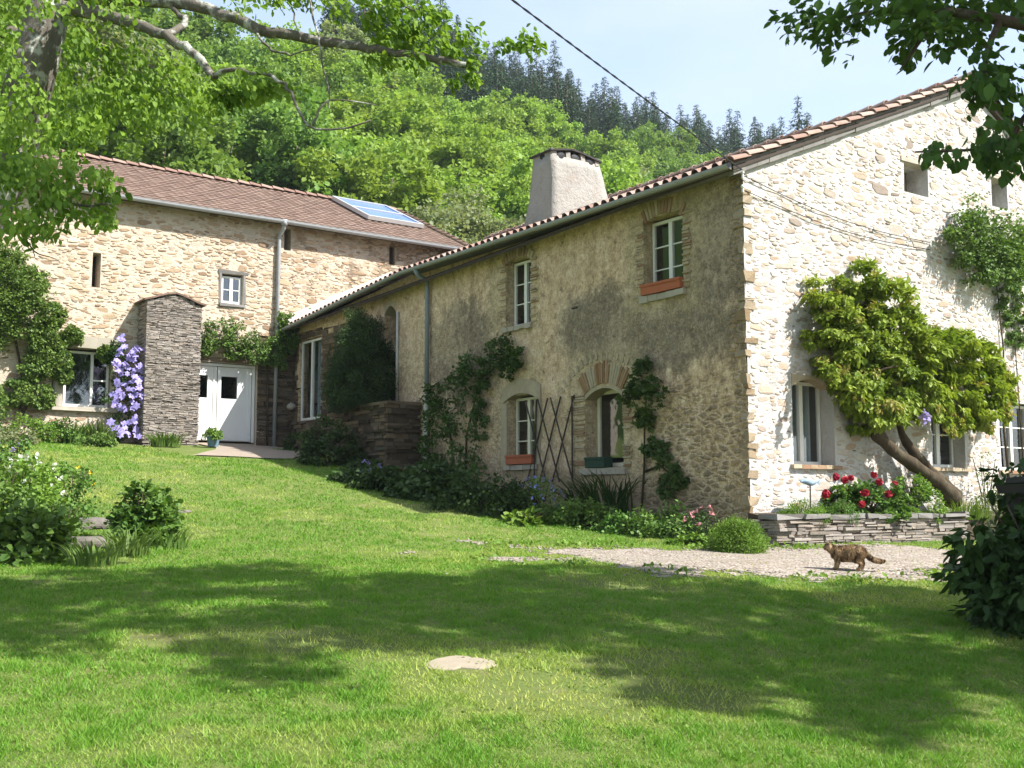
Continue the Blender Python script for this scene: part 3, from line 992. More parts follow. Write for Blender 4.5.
# ================================================================== HOUSE
HZ = 1.24
HO = (0, 0, HZ)
house = thing('stone_house', 'two storey stone farmhouse with white pointed gable, ochre rendered long wall and tall tapered chimney', 'house', Wd(0, 0, HZ), A)
SL, SR, XR, EZ = .42, .50, 6.7, 7.05
DEPTH = 12.2
gable_holes = [(1.08, 2.15, 2.18, 3.66), (4.95, 6.02, 2.2, 3.5), (7.25, 8.5, 2.18, 3.55), (4.39, 5.15, 7.37, 7.96, .5), (7.33, 7.92, 7.55, 8.14, .4)]
gw = wall('gable_wall', M['gmortar'], house, FG, 0, DEPTH, .3, 10.2, gable_holes, .34, HO, .022, .3, 1.7, [
    ((0, 0, EZ), Vector((-SL, 0, 1)).normalized()), ((XR, 0, EZ + SL * XR), Vector((SR, 0, 1)).normalized())], jag=.05)
def hole_ok(holes, pad=.02):
    return lambda a, z, ra, rz: not any(h[0] - ra - pad < a < h[1] + ra + pad and h[2] - rz - pad < z < h[3] + rz + pad for h in holes)


_hg = hole_ok(gable_holes)
def gable_ok(a, z, ra, rz):
    return _hg(a, z, ra, rz) and a - ra > .02 and z + rz < min(EZ + SL * (a - ra), EZ + SL * XR - SR * (a + ra - XR)) - .12
def gable_p(a, z):
    q = .5 + .9 * mnoise.noise((a * .45, z * .45, 7.7))
    if z < 3.9 and .6 < a < 4.6: q *= .45
    return min(1, max(.12, q + .35))
facing('gable_stones', M['gstone'], gw, FG, 0, 12.1, .7, 9.9, gable_ok, [(.20, 500), (.14, 2800), (.10, 9500), (.07, 14000), (.045, 15000)], HO, .022, 1.7, gable_p, (.001, .013), (.24, .46))
long_holes = [(1.42, 2.42, 5.24, 6.66, .3), (5.86, 6.74, 5.22, 6.66, .3), (5.70, 6.68, 2.32, 3.76, .3), (3.03, 4.12, 2.2, 3.7, .4),
              (11.42, 12.02, 3.9, 6.45, .45), (15.55, 17.0, 3.82, 6.14, .3)]
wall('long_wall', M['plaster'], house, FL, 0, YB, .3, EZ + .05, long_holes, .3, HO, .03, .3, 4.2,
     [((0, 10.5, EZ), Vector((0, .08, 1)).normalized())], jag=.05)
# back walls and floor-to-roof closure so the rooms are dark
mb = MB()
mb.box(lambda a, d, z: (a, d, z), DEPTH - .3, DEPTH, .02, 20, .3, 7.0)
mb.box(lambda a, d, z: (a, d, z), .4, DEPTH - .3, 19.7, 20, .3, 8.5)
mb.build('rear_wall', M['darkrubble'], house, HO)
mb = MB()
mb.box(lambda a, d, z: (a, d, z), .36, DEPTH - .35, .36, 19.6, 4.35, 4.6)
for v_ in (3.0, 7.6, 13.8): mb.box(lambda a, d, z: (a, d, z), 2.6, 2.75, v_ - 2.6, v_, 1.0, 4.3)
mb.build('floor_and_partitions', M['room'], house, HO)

edrop = lambda v: -.08 * max(0.0, v - 10.5)
RL = XR + .38
nS = math.sqrt(1 + SL * SL)


def P_house(a, s, h):
    x = -.38 + s / nS; k = max(0, 1 - (x + .38) / RL)
    return (x - h * SL / nS, a, EZ + .15 + SL * x + edrop(a) * k + h / nS)


house_roof = tile_roof('roof', M['housetile'], house, HO, P_house, -.10, YB + .0, RL * nS, .235, .062, .36, .022, .010, 8)
def P_house_r(a, s, h):
    x = XR + s; return (x + h * .45, a, EZ + .15 + SL * XR - SR * s + h * .9)
tile_roof('rear_roof_slope', M['housetile'], house, HO, P_house_r, -.10, 19.8, DEPTH - XR + .35, .235, .062, .45, .02, .006, 4)
half_tiles('ridge_tiles', M['housetile'], house_roof, HO, (XR, -.15, EZ + .2 + SL * XR), (XR, YB, EZ + .2 + SL * XR), 42, .12)
half_tiles('verge_tiles', M['housetile'], house_roof, HO, (-.40, -.10, EZ + .155 - SL * .40), (XR + .02, -.10, EZ + .155 + SL * XR), 19, .088)
half_tiles('verge_tiles', M['housetile'], house_roof, HO, (DEPTH + .3, -.10, EZ + .155 + SL * XR - SR * (DEPTH + .3 - XR)), (XR, -.10, EZ + .155 + SL * XR), 15, .088)
mb = MB()
for k in range(24):
    x0, x1 = -.3 + k * .291, -.3 + (k + 1) * .291 - .003
    zl = lambda x: EZ + SL * x
    j = random.uniform(0, .02)
    mb.hexa([(x0, .03, zl(x0) - .06 - j), (x1, .03, zl(x1) - .06 - j), (x1, -.065 - j, zl(x1) - .05 - j), (x0, -.065 - j, zl(x0) - .05 - j), (x0, .03, zl(x0) + .13), (x1, .03, zl(x1) + .13), (x1, -.065 - j, zl(x1) + .13), (x0, -.065 - j, zl(x0) + .13)])
mb.build('verge_mortar', M['slate_grey'], house_roof, HO)
# quoins: ragged stones at the corner
z = 1.0
while z < 6.85:
    h_ = random.uniform(.07, .2); lx = random.uniform(.06, .25); lv = random.uniform(.05, .22)
    if random.random() < .5:
        mb = MB(); mb.box(lambda a, d, zz: (a, d, zz), -.006 - random.uniform(0, .035), lx, -.004 - random.uniform(0, .03), lv, z, z + h_ - .02, j=.02)
        mb.build('quoin', M['quoin'], house, HO)
    z += h_
# gutter and pipe on the long wall
gutter('gutter', M['zinc'], house, HO, (-.45, -.12, EZ - .06), (-.47, 10.5, EZ - .06), .065, (-1, 0, 0))
gutter('gutter', M['zinc'], house, HO, (-.45, 10.5, EZ - .06), (-.47, YB - .02, EZ - .06 + edrop(YB)), .065, (-1, 0, 0))
mb = MB()
mb.box(lambda a, d, z: (a, d, z), -.40, -.37, -.1, 10.5, EZ - .12, EZ + .0)
mb.hexa([(-.40, 10.5, EZ - .12), (-.37, 10.5, EZ - .12), (-.37, YB, EZ - .12 + edrop(YB)), (-.40, YB, EZ - .12 + edrop(YB)), (-.40, 10.5, EZ), (-.37, 10.5, EZ), (-.37, YB, EZ + edrop(YB)), (-.40, YB, EZ + edrop(YB))])
mb.box(lambda a, d, z: (a, d, z), -.37, .0, -.05, 10.5, EZ - .07, EZ - .045)
mb.build('fascia_board', M['slate_grey'], house, HO)
mb = MB(); pipe(mb, [(-.47, 9.75, 6.95), (-.40, 9.75, 6.82), (-.12, 9.8, 6.72), (-.10, 9.8, 6.55), (-.10, 9.8, 4.05)], .052)
dp = mb.build('downpipe', M['pipeblue'], house, HO, smooth=True)
mb = MB(); pipe(mb, [(-.10, 9.8, 4.04), (-.10, 9.8, 2.2)], .058)
for z_ in (3.95, 3.1, 2.5): mb.tube([(-.10, 9.8, z_), (-.10, 9.8, z_ + .05)], .068, 10)
mb.build('pipe_foot', M['pipewhite'], dp, HO, smooth=False)
mb = MB(); pipe(mb, [(-.05, 11.28, 6.2), (-.05, 11.28, 3.9)], .03); mb.build('thin_pipe', M['pipewhite'], house, HO, smooth=True)

# windows of the long wall
w1 = window(house, HO, FL, 1.44, 2.40, 5.26, 6.62, .2, 3, 2, M['white'])
w2 = window(house, HO, FL, 5.88, 6.72, 5.24, 6.62, .2, 3, 2, M['white'])
w3 = window(house, HO, FL, 5.72, 6.66, 2.34, 3.72, .2, 3, 2, M['cream'], curtain='part')
w4 = window(house, HO, FL, 3.05, 4.10, 2.22, 3.68, .28, 1, 1, M['cream'], fr=.075)
for o_, (a0, a1, zt, zb) in ((w1, (1.35, 2.5, 5.25, 5.14)), (w2, (5.8, 6.82, 5.22, 5.13)), (w3, (5.62, 6.76, 2.32, 2.22)), (w4, (2.95, 4.25, 2.19, 2.08))):
    mb = MB(); n = 5
    for k in range(n): mb.box(FL, a0 + (a1 - a0) * k / n, a0 + (a1 - a0) * (k + 1) / n - .006, -.24, .06 + random.uniform(-.015, .02), zb + random.uniform(-.015, .01), zt - .004, j=.004)
    mb.build('sill', M['stone'], o_, HO)
for o_, a0, a1, z0, z1, ac, r1, n_, sk in ((w1, 1.42, 2.42, 5.24, 6.62, 1.92, 1.2, 14, .1), (w2, 5.86, 6.74, 5.22, 6.62, 6.30, 1.12, 11, .0)):
    mb = MB(); brick_jamb(mb, FL, a0, -1, z0, z1, .24, .022, h=.045); mb.build('brick_jamb', M['brick'], o_, HO)
    mb = MB(); brick_jamb(mb, FL, a1, 1, z0, z1, .28, .022, h=.045); mb.build('brick_jamb', M['brick'], o_, HO)
    mb = MB(); brick_arch(mb, FL, ac, 5.75, .93, r1, -.56, .56, n_, .03, .06, sk); mb.build('brick_arch', M['brick'], o_, HO)
mb = MB(); brick_jamb(mb, FL, 3.03, -1, 2.2, 3.62, .26, .026, h=.045); mb.build('brick_jamb', M['brick'], w4, HO)
mb = MB(); brick_jamb(mb, FL, 4.12, 1, 2.2, 3.62, .40, .026, h=.045); mb.build('brick_jamb', M['brick'], w4, HO)
mb = MB()
for t0, t1, n_ in ((-.62, -.42, 4), (-.16, .20, 7), (.42, .62, 4)):
    brick_arch(mb, FL, 3.575, 2.85, .93, 1.32, t0, t1, n_, .03, .06, .0)
mb.build('brick_arch', M['redbrick'], w4, HO)
mb = MB()
for k in range(25):
    tt = -1.15 + 2.3 * k / 24
    mb.box(lambda a, d, z: FL(3.62 + (1.52 + a) * math.sin(tt) + z * math.cos(tt) * .4, d, 2.72 + (1.52 + a) * math.cos(tt) - z * math.sin(tt) * .4), 0, random.uniform(.10, .17), -.05, .022, -.09, .05, j=.012)
mb.build('relieving_arch', M['lime'], w4, HO)
mb = MB(); brick_arch(mb, FL, 3.575, 2.85, .925, 1.30, -.41, -.17, 4, .02, .06); brick_arch(mb, FL, 3.575, 2.85, .925, 1.30, .21, .41, 3, .02, .06)
arch_fill(mb, FL, 3.03, 4.12, 3.50, .19, 3.72, -.30, .012)
mb.build('pale_arch_stones', M['lime'], w4, HO)
mb = MB()
for k in range(12):
    s0, s1 = k / 12, (k + 1) / 12; a_ = lambda s: 5.52 + 1.34 * s
    f = lambda s: 3.60 + .19 * (1 - (2 * s - 1) ** 2); g = lambda s: 3.92 + .16 * (1 - (2 * s - 1) ** 2)
    mb.hexa([FL(a_(s0), -.24, f(s0)), FL(a_(s1), -.24, f(s1)), FL(a_(s1), .035, f(s1)), FL(a_(s0), .035, f(s0)), FL(a_(s0), -.24, g(s0)), FL(a_(s1), -.24, g(s1)), FL(a_(s1), .03, g(s1)), FL(a_(s0), .03, g(s0))])
mb.box(FL, 6.69, 6.86, -.05, .03, 2.3, 3.62, j=.015); mb.box(FL, 5.52, 5.685, -.05, .03, 2.3, 3.62, j=.015)
mb.build('lime_surround', M['lime'], w3, HO)
# annex door and niche
d_ = window(house, HO, FL, 15.58, 16.97, 3.84, 6.10, .07, 1, 2, M['white'], fr=.06, name='glazed_door', curtain='part')
mb = MB(); mb.box(FL, 11.42, 12.02, -.47, -.44, 3.9, 6.45)
for k in range(16): mb.box(FL, 11.44, 12.0, -.44, -.40 + random.uniform(-.03, .03), 3.92 + k * .155, 4.06 + k * .155, j=.01)
mb.build('niche_back', M['darkrubble'], house, HO)
mb = MB(); arch_fill(mb, FL, 11.42, 12.02, 6.2, .2, 6.5, -.40, .01); mb.build('niche_arch', M['lime'], house, HO)
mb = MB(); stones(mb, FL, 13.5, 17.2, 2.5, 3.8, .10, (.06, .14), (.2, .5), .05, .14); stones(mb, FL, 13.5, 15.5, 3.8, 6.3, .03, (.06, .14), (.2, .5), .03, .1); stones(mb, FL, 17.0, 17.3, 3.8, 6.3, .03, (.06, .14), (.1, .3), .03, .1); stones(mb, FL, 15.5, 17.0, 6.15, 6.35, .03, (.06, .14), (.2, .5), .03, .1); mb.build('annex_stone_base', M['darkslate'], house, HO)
# iron hook and a lamp by the annex
mb = MB(); mb.tube([(0, 4.35, 5.32), (-.14, 4.35, 5.30), (-.18, 4.25, 5.27), (-.18, 4.1, 5.29)], .014, 6); mb.build('iron_hook', M['black'], house, HO)
lamp = MB(); lamp.tube([FB(-.15, .02, 4.32), FB(-.15, .14, 4.36)], .02, 8); lamp.ball(FB(-.15, .16, 4.25), .13, 12, 8, None, (1, 1, .8))

# gable windows
g1 = window(house, HO, FG, 1.10, 2.13, 2.2, 3.62, .28, 1, 2, M['white'], curtain='full')
g2 = window(house, HO, FG, 4.97, 6.0, 2.22, 3.46, .24, 2, 2, M['white'], curtain='part')
g3 = window(house, HO, FG, 7.27, 8.48, 2.2, 3.52, .15, 3, 2, M['white'])
for o_, a0, a1, zt in ((g1, 1.0, 2.25, 2.19), (g2, 4.86, 6.12, 2.21), (g3, 7.15, 8.6, 2.19)):
    mb = MB(); n = 6
    for k in range(n): mb.box(FG, a0 + (a1 - a0) * k / n, a0 + (a1 - a0) * (k + 1) / n - .006, -.26, .075, zt - .07, zt - .004, j=.004)
    mb.build('brick_sill', M['brick'], o_, HO)
mb = MB(); arch_fill(mb, FG, 1.08, 2.15, 3.5, .15, 3.70, -.33, .014); mb.build('arched_lintel', M['lime'], g1, HO)
mb = MB(); arch_fill(mb, FG, 4.95, 6.02, 3.36, .12, 3.53, -.33, .014); mb.build('arched_lintel', M['lime'], g2, HO)
mb = MB(); mb.box(FG, 4.3, 5.25, -.2, .03, 7.95, 8.03, j=.012); mb.build('attic_lintel', M['stone'], house, HO)
mb = MB(); mb.box(FG, 7.25, 8.0, -.2, .03, 8.13, 8.21, j=.012); mb.build('attic_lintel', M['stone'], house, HO)
mb = MB()
for k in range(5): mb.box(FG, 4.4 + k * .148, 4.4 + k * .148 + .14, -.5, -.46, 7.37, 7.96)
mb.build('attic_shutter', M['wood'], house, HO)
mb = MB(); mb.box(FG, 7.34, 7.42, -.35, -.3, 7.56, 8.13); mb.build('attic_shutter', M['white'], house, HO)
mb = MB(); mb.box(FG, 7.60, 7.9, -.39, -.35, 7.56, 8.13); mb.build('attic_shutter', M['wood'], house, HO)
for zz in (6.62, 6.86):
    mb = MB(); mb.tube([(-.02, -.02, zz), (-.06, -.05, zz), (-.06, -.05, zz + .07)], .02, 6); mb.ball((-.06, -.05, zz + .09), .035, 8, 6)
    mb.build('insulator', M['porcelain'], house, HO)

# chimney
CX0, CX1, CV0, CV1, CB, CT = 3.25, 5.75, 9.3, 10.7, 7.9, 10.30
mb = MB()
tx0, tx1, tv0, tv1 = 3.30, 4.88, 9.42, 10.2
nz_ = 12; na = 8
ring = []
for k in range(nz_ + 1):
    s = k / nz_; e = s ** .8
    x0, x1 = CX0 + (tx0 - CX0) * e, CX1 + (tx1 - CX1) * e; v0, v1 = CV0 + (tv0 - CV0) * e, CV1 + (tv1 - CV1) * e; z = CB + (CT - CB) * s
    r_ = []
    for (p, q) in (((x0, v0), (x1, v0)), ((x1, v0), (x1, v1)), ((x1, v1), (x0, v1)), ((x0, v1), (x0, v0))):
        for i in range(na):
            u = i / na; a_, b_ = p[0] + (q[0] - p[0]) * u, p[1] + (q[1] - p[1]) * u
            w_ = .025 * mnoise.noise((a_ * 2, b_ * 2, z * 2))
            r_.append((a_ + w_, b_ - w_, z))
    ring.append(r_)
m_ = 4 * na
mb.add([p for r_ in ring for p in r_], [(k * m_ + i, k * m_ + (i + 1) % m_, (k + 1) * m_ + (i + 1) % m_, (k + 1) * m_ + i) for k in range(nz_) for i in range(m_)] + [tuple(nz_ * m_ + i for i in range(m_))], .5)
chim = mb.build('chimney', M['chimney'], house_roof, HO, smooth=True)
mb = MB()
for x in (3.38, 3.84, 4.33, 4.80): mb.box(lambda a, d, z: (a, d, z), x - .075, x + .075, tv0 + .0, tv1 - .0, CT - .05, CT + .17, j=.02)
mb.build('cap_piers', M['chimney'], chim, HO)
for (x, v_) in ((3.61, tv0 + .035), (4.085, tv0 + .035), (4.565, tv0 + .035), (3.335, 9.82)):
    mb = MB(); mb.ball((x, v_, CT + .03), .15, 12, 8, None, (.3 if v_ > 9.6 else 1, 1 if v_ > 9.6 else .3, .95)); mb.build('flue_dark_disc', M['black'], chim, HO)  # flattened black balls paint the darkness of the flue mouths
for k in range(5):
    mb = MB(); x0 = 3.24 + k * .335
    zz = lambda x: CT + .27 - .16 * abs((x - 4.0) / .85)
    mb.hexa([(x0, tv0 - .05, zz(x0) - .045), (x0 + .345, tv0 - .05, zz(x0 + .335) - .045), (x0 + .345, tv1 + .1, zz(x0 + .335) - .045), (x0, tv1 + .1, zz(x0) - .045), (x0, tv0 - .05, zz(x0)), (x0 + .345, tv0 - .05, zz(x0 + .335)), (x0 + .345, tv1 + .1, zz(x0 + .335)), (x0, tv1 + .1, zz(x0))])
    mb.build('cap_slab', M['pillar'], chim, HO)
mb = MB(); mb.ball((4.0, 9.75, CT + .28), .13, 8, 6, None, (1.2, 1, .5)); mb.build('cap_stone', M['slate_grey'], chim, HO)
mb = MB(); mb.box(lambda a, d, z: (a, d, z), 3.40, 4.80, tv0 + .1, tv1 - .08, CT - .0, CT + .12); mb.build('flue_dark_block', M['black'], chim, HO)  # solid black block painted in as the darkness under the cap

# ================================================================== BARN
BO = (-2, YB, 3.0)
barn = thing('stone_barn', 'long stone barn with brown tiled roof and white door at the back of the lawn', 'barn', Wd(*BO), A)
BX0, BX1, BEZ = -11.5, 5.75, 9.62
bh = [(-5.74, -5.53, 7.12, 8.03, .5), (-5.62, -5.42, 8.75, 9.5, .5), (-.40, -.19, 8.80, 9.45, .5), (3.08, 3.28, 8.8, 9.4, .5), (-2.24, -1.62, 7.06, 7.9, .22), (-6.62, -5.12, 3.98, 5.5, .4), (-3.35, -1.15, 3.15, 5.38, .25), (-9.3, -8.4, 3.98, 5.5, .4)]
bwl = wall('barn_wall', M['bmortar'], barn, FB, BX0, BX1, 2.4, BEZ + .05, bh, .4, BO, .035, .3, 8.4)
_hb = hole_ok(bh)
def barn_ok(a, z, ra, rz): return _hb(a, z, ra, rz) and z + rz < BEZ - .05 and not (-4.5 < a < -3.1 and z < 6.9) and not (a > -.2 and z < 6.3)
def barn_p(a, z): return min(1, max(.18, .62 + .8 * mnoise.noise((a * .4, z * .4, 2.2)) + .05 * (a + 2)))
facing('barn_stones', M['bstone'], bwl, FB, -9.5, BX1 - .05, 3.0, BEZ, barn_ok, [(.22, 250), (.15, 2600), (.11, 8000), (.075, 14000), (.048, 17000)], BO, .035, 8.4, barn_p, (.003, .022), (.20, .45))
BR, BRS = .47, 4.65
mb = MB()
mb.box(lambda a, d, z: (a, d, z), BX0, BX1, 26.2, 26.5, 2.4, BEZ - .1); mb.box(lambda a, d, z: (a, d, z), BX0, BX0 + .3, YB + .3, 26.2, 2.4, BEZ); mb.box(lambda a, d, z: (a, d, z), BX1 - .3, BX1, YB + .3, 26.2, 2.4, BEZ)
for xx in (BX0, BX1 - .3): mb.add([(xx, YB + .05, BEZ), (xx, 26.2, BEZ), (xx, YB + BRS, BEZ + BR * BRS), (xx + .3, YB + .05, BEZ), (xx + .3, 26.2, BEZ), (xx + .3, YB + BRS, BEZ + BR * BRS)], [(0, 1, 2), (3, 5, 4), (0, 2, 5, 3), (1, 4, 5, 2), (0, 3, 4, 1)])
mb.build('rear_wall', M['barnwall'], barn, BO)
mb = MB(); mb.box(lambda a, d, z: (a, d, z), BX0 + .3, BX1 - .3, YB + .6, YB + .8, 6.1, 9.5); mb.box(lambda a, d, z: (a, d, z), BX0 + .3, BX1 - .3, YB + 2.4, YB + 2.6, 2.4, 6.0); mb.build('dark_backing', M['deck'], barn, BO)  # dark backing added so the slits and openings read dark
nB = math.sqrt(1 + BR * BR)


def P_barn(a, s, h):
    y = YB - .34 + s / nB; return (a, y - h * BR / nB, BEZ + .10 + BR * (y - YB) + h / nB)


def P_barn_b(a, s, h):
    y = YB + BRS + s / nB; return (a, y + h * BR / nB, BEZ + .10 + BR * BRS - BR * s / nB + h / nB)


BLEN = (BRS + .34) * nB
barn_roof = tile_roof('roof', M['barntile'], barn, BO, P_barn, BX0 - .2, BX1 + .25, BLEN, .25, .020, .33, .016, .006, 6, sharp=False)
tile_roof('rear_roof_slope', M['barntile'], barn, BO, P_barn_b, BX0 - .2, BX1 + .25, BLEN, .5, .04, .6, .02, .006, 4, sharp=False)
half_tiles('ridge_tiles', M['ridgetile'], barn_roof, BO, (BX0 - .2, YB + BRS, BEZ + .10 + BR * BRS), (BX1 + .25, YB + BRS, BEZ + .10 + BR * BRS), 44, .12)
half_tiles('verge_tiles', M['barntile'], barn_roof, BO, P_barn(BX1 + .2, 0, .02), P_barn(BX1 + .2, BLEN, .02), 16, .09)
gutter('gutter', M['zinc'], barn, BO, (BX0 - .2, YB - .44, BEZ - .09), (BX1 + .25, YB - .44, BEZ - .09), .085)
mb = MB(); mb.box(FB, BX0 - .2, BX1 + .2, .30, .34, BEZ - .14, BEZ - .01); mb.box(FB, BX0 - .2, BX1 + .2, .0, .30, BEZ - .10, BEZ - .075); mb.build('fascia_board', M['slate_grey'], barn, BO)
mb = MB(); pipe(mb, [FB(-.6, .44, BEZ - .16), FB(-.6, .40, BEZ - .3), FB(-.6, .14, BEZ - .42), FB(-.6, .10, BEZ - .6), FB(-.62, .10, 3.1)], .058); mb.tube([FB(-.6, .44, BEZ - .05), FB(-.6, .44, BEZ - .22)], .085, 10); mb.build('downpipe', M['zinc'], barn, BO, smooth=True)
# solar collectors
def sol(u, w, h):      # u left-right 0..1, w bottom-top 0..1
    x = 3.30 + 2.1 * u; y = 19.15 + (21.80 - 19.15) * w
    return (x, y - h * .42, BEZ + .10 + BR * (y - YB) + .05 + h * .9)
mb = MB()
def rail(u0, u1, w0, w1, h=.13): mb.hexa([sol(u0, w0, 0), sol(u1, w0, 0), sol(u1, w1, 0), sol(u0, w1, 0), sol(u0, w0, h), sol(u1, w0, h), sol(u1, w1, h), sol(u0, w1, h)])
rail(0, 1, 0, .045); rail(0, 1, .955, 1); rail(0, .04, .045, .955); rail(.96, 1, .045, .955); rail(.04, .96, .48, .525)
panel = mb.build('solar_panel', M['alu'], barn_roof, BO)
for w0, w1 in ((.05, .475), (.53, .95)):
    mb = MB(); mb.hexa([sol(.045, w0, .02), sol(.955, w0, .02), sol(.955, w1, .02), sol(.045, w1, .02), sol(.045, w0, .09), sol(.955, w0, .09), sol(.955, w1, .09), sol(.045, w1, .09)]); mb.build('collector_glass', M['solar'], panel, BO)
# barn windows
bw = window(barn, BO, FB, -2.22, -1.64, 7.08, 7.84, .09, 2, 2, M['white'], fr=.06)
mb = MB(); mb.box(FB, -2.31, -2.245, -.1, .02, 7.06, 7.9, j=.015); mb.box(FB, -1.615, -1.53, -.1, .02, 7.06, 7.9, j=.015); mb.box(FB, -2.36, -1.48, -.1, .03, 7.905, 8.0, j=.02); mb.box(FB, -2.3, -1.55, -.1, .05, 6.98, 7.055, j=.01); mb.build('stone_surround', M['slate_grey'], bw, BO)
lw = window(barn, BO, FB, -6.28, -5.15, 4.0, 5.44, .25, 1, 1, M['white'], fr=.06)
mb = MB(); mb.box(FB, -5.62, -5.55, -.31, -.24, 4.05, 5.4); mb.box(FB, -5.55, -5.2, -.29, -.26, 4.68, 4.72); mb.build('mullion', M['white'], lw, BO)
mb = MB(); mb.box(FB, -6.75, -4.85, -.2, .06, 5.5, 5.82, j=.025); mb.build('lintel', M['stone'], lw, BO)
mb = MB(); mb.box(FB, -6.75, -5.0, -.3, .12, 3.86, 3.97, j=.012); mb.build('sill', M['stone'], lw, BO)
mb = MB(); mb.tube([FB(-6.47, -.06, 3.97), FB(-6.47, -.06, 5.5)], [.13, .115], 14); mb.box(FB, -6.64, -6.3, -.22, .06, 5.36, 5.5); mb.build('stone_column', M['stone'], lw, BO)
# door of two leaves, each with a small dark window
door = MB(); door.box(FB, -3.33, -3.25, -.2, -.06, 3.2, 5.36); door.box(FB, -1.24, -1.17, -.2, -.06, 3.2, 5.36); door.box(FB, -3.25, -1.24, -.2, -.06, 5.29, 5.36)
dframe = door.build('door', M['door'], barn, BO)
for a0, a1, q0, q1 in ((-3.24, -2.26, -3.02, -2.52), (-2.25, -1.25, -2.13, -1.66)):
    mb = MB(); b0, b1 = a0 + .01, a1 - .01
    mb.box(FB, b0, b1, -.18, -.12, 3.22, 4.40); mb.box(FB, b0, b1, -.18, -.12, 5.02, 5.28); mb.box(FB, b0, q0, -.18, -.12, 4.40, 5.02); mb.box(FB, q1, b1, -.18, -.12, 4.40, 5.02)
    mb.box(FB, b0, b1, -.12, -.095, 3.24, 3.42)
    for e in (b0, b1 - .09): mb.box(FB, e, e + .09, -.12, -.095, 3.43, 5.27)
    leaf = mb.build('door_leaf', M['door'], dframe, BO)
    mb = MB(); mb.box(FB, q0, q1, -.17, -.155, 4.40, 5.02); mb.build('dark_pane', M['glass'], leaf, BO)
mb = MB(); mb.box(FB, -3.35, -1.15, -.3, -.02, 3.05, 3.16, j=.01); mb.build('doorstep', M['wood'], dframe, BO)
mb = MB(); mb.box(FB, -3.4, -1.0, -.2, .02, 5.385, 5.52, j=.015); mb.build('timber_lintel', M['wood'], dframe, BO)
# buttress
pk = lambda a: 6.76 + .26 * (1 - abs((a + 3.82) / .76) ** 1.3)
mb = MB(); mb.box(FB, -4.50, -3.10, .03, .76, 2.6, 6.70)
core = mb.build('buttress', M['slate_core'], barn, BO)
mb = MB()
FBs = lambda a, d, z: (-4.52 - d, YB - a, z)
FBr = lambda a, d, z: (-3.08 + d, YB - a, z)
stones(mb, FB, -4.54, -3.06, 2.7, 7.05, .80, (.016, .044), (.07, .26), .010, .14, top=pk)
stones(mb, FBs,   .02, .77, 2.7, 6.78, .0, (.022, .058), (.10, .40), .02, .08); stones(mb, FBr,   .02, .77, 2.7, 6.78, .0, (.022, .058), (.10, .40), .02, .08)
mb.build('slate_facing', M['slate'], core, BO)
mb = MB()
for k in range(8):
    a0 = -4.62 + k * .205; zz = [pk(min(max(a, -4.56), -3.08)) + .0 for a in (a0, a0 + .213)]
    mb.hexa([FB(a0, -.02, zz[0]), FB(a0 + .213, -.02, zz[1]), FB(a0 + .213, 0.86, zz[1]), FB(a0, 0.86, zz[0]), FB(a0, -.02, zz[0] + .05), FB(a0 + .213, -.02, zz[1] + .05), FB(a0 + .213, 0.86, zz[1] + .05), FB(a0, 0.86, zz[0] + .05)])
mb.build('coping', M['barntile'], core, BO)
mb = MB(); stones(mb, FB, -1.12, .0, 3.1, 6.25, .05, (.05, .13), (.15, .5), .03, .1); mb.build('shade_dark_facing', M['darkslate'], barn, BO)  # dark stone facing whose tone also carries the shade of the recess
ol = thing('wall_lamp', 'small pale round lamp on the dark wall beside the white barn door', 'lamp', Wd(-.15, YB, 4.25), A)
lamp.build('globe', M['stone'], ol, (-.15, YB, 4.25))
# white mortar fillet where the annex roof meets the barn
mb = MB()
for k in range(14):
    x0 = -.35 + k * .25; x1 = x0 + .25
    z0, z1 = P_house(YB, (x0 + .38) * nS, 0)[2], P_house(YB, (x1 + .38) * nS, 0)[2]
    mb.hexa([FB(x0, .0, z0 - .02), FB(x1, .0, z1 - .02), FB(x1, .5, z1 + .0), FB(x0, .5, z0 + .0), FB(x0, .0, z0 + .34), FB(x1, .0, z1 + .34), FB(x1, .5, z1 + .10), FB(x0, .5, z0 + .10)])
mb.build('roof_flashing', M['limewhite'], house_roof, HO)

# ================================================================== THINGS ON AND BY THE WALLS
def lthing(name, label, cat, x, v, z, group=None):
    return thing(name, label, cat, Wd(x, v, z), A, group)


def planter(name, label, F, a0, a1, z0, z1, d0, d1, mat, org):
    o = lthing(name, label, 'window box', *org)
    mb = MB(); t_ = .03
    mb.box(F, a0 + .03, a1 - .03, d0, d1 - .02, z0, z0 + t_)
    for (p0, p1, e0, e1) in ((a0, a1, d1 - t_, d1), (a0, a1, d0, d0 + t_), (a0, a0 + t_, d0 + t_, d1 - t_), (a1 - t_, a1, d0 + t_, d1 - t_)):
        mb.box(F, p0, p1, e0, e1, z0 + .002, z1)
    mb.box(F, a0 - .012, a1 + .012, d1 + .001, d1 + .018, z1 - .045, z1)
    mb.build('trough', mat, o, org)
    s = MB(); s.box(F, a0 + t_, a1 - t_, d0 + t_, d1 - t_, z1 - .08, z1 - .03); s.build('soil', M['soil'], o, org)
    return o


planter('window_box', 'terracotta window box under the upper window nearest the house corner', FL, 1.42, 2.42, 5.262, 5.45, -.14, .09, M['terra'], (0, 1.92, 5.25))
planter('window_box', 'terracotta window box below the small arched window beside the trellis', FL, 5.72, 6.62, 2.332, 2.52, -.13, .10, M['terra'], (0, 6.17, 2.33))
planter('window_box', 'dark green window box on the sill of the brick arched window', FL, 3.5, 4.06, 2.203, 2.40, -.14, .07, M['greenpot'], (0, 3.78, 2.2))
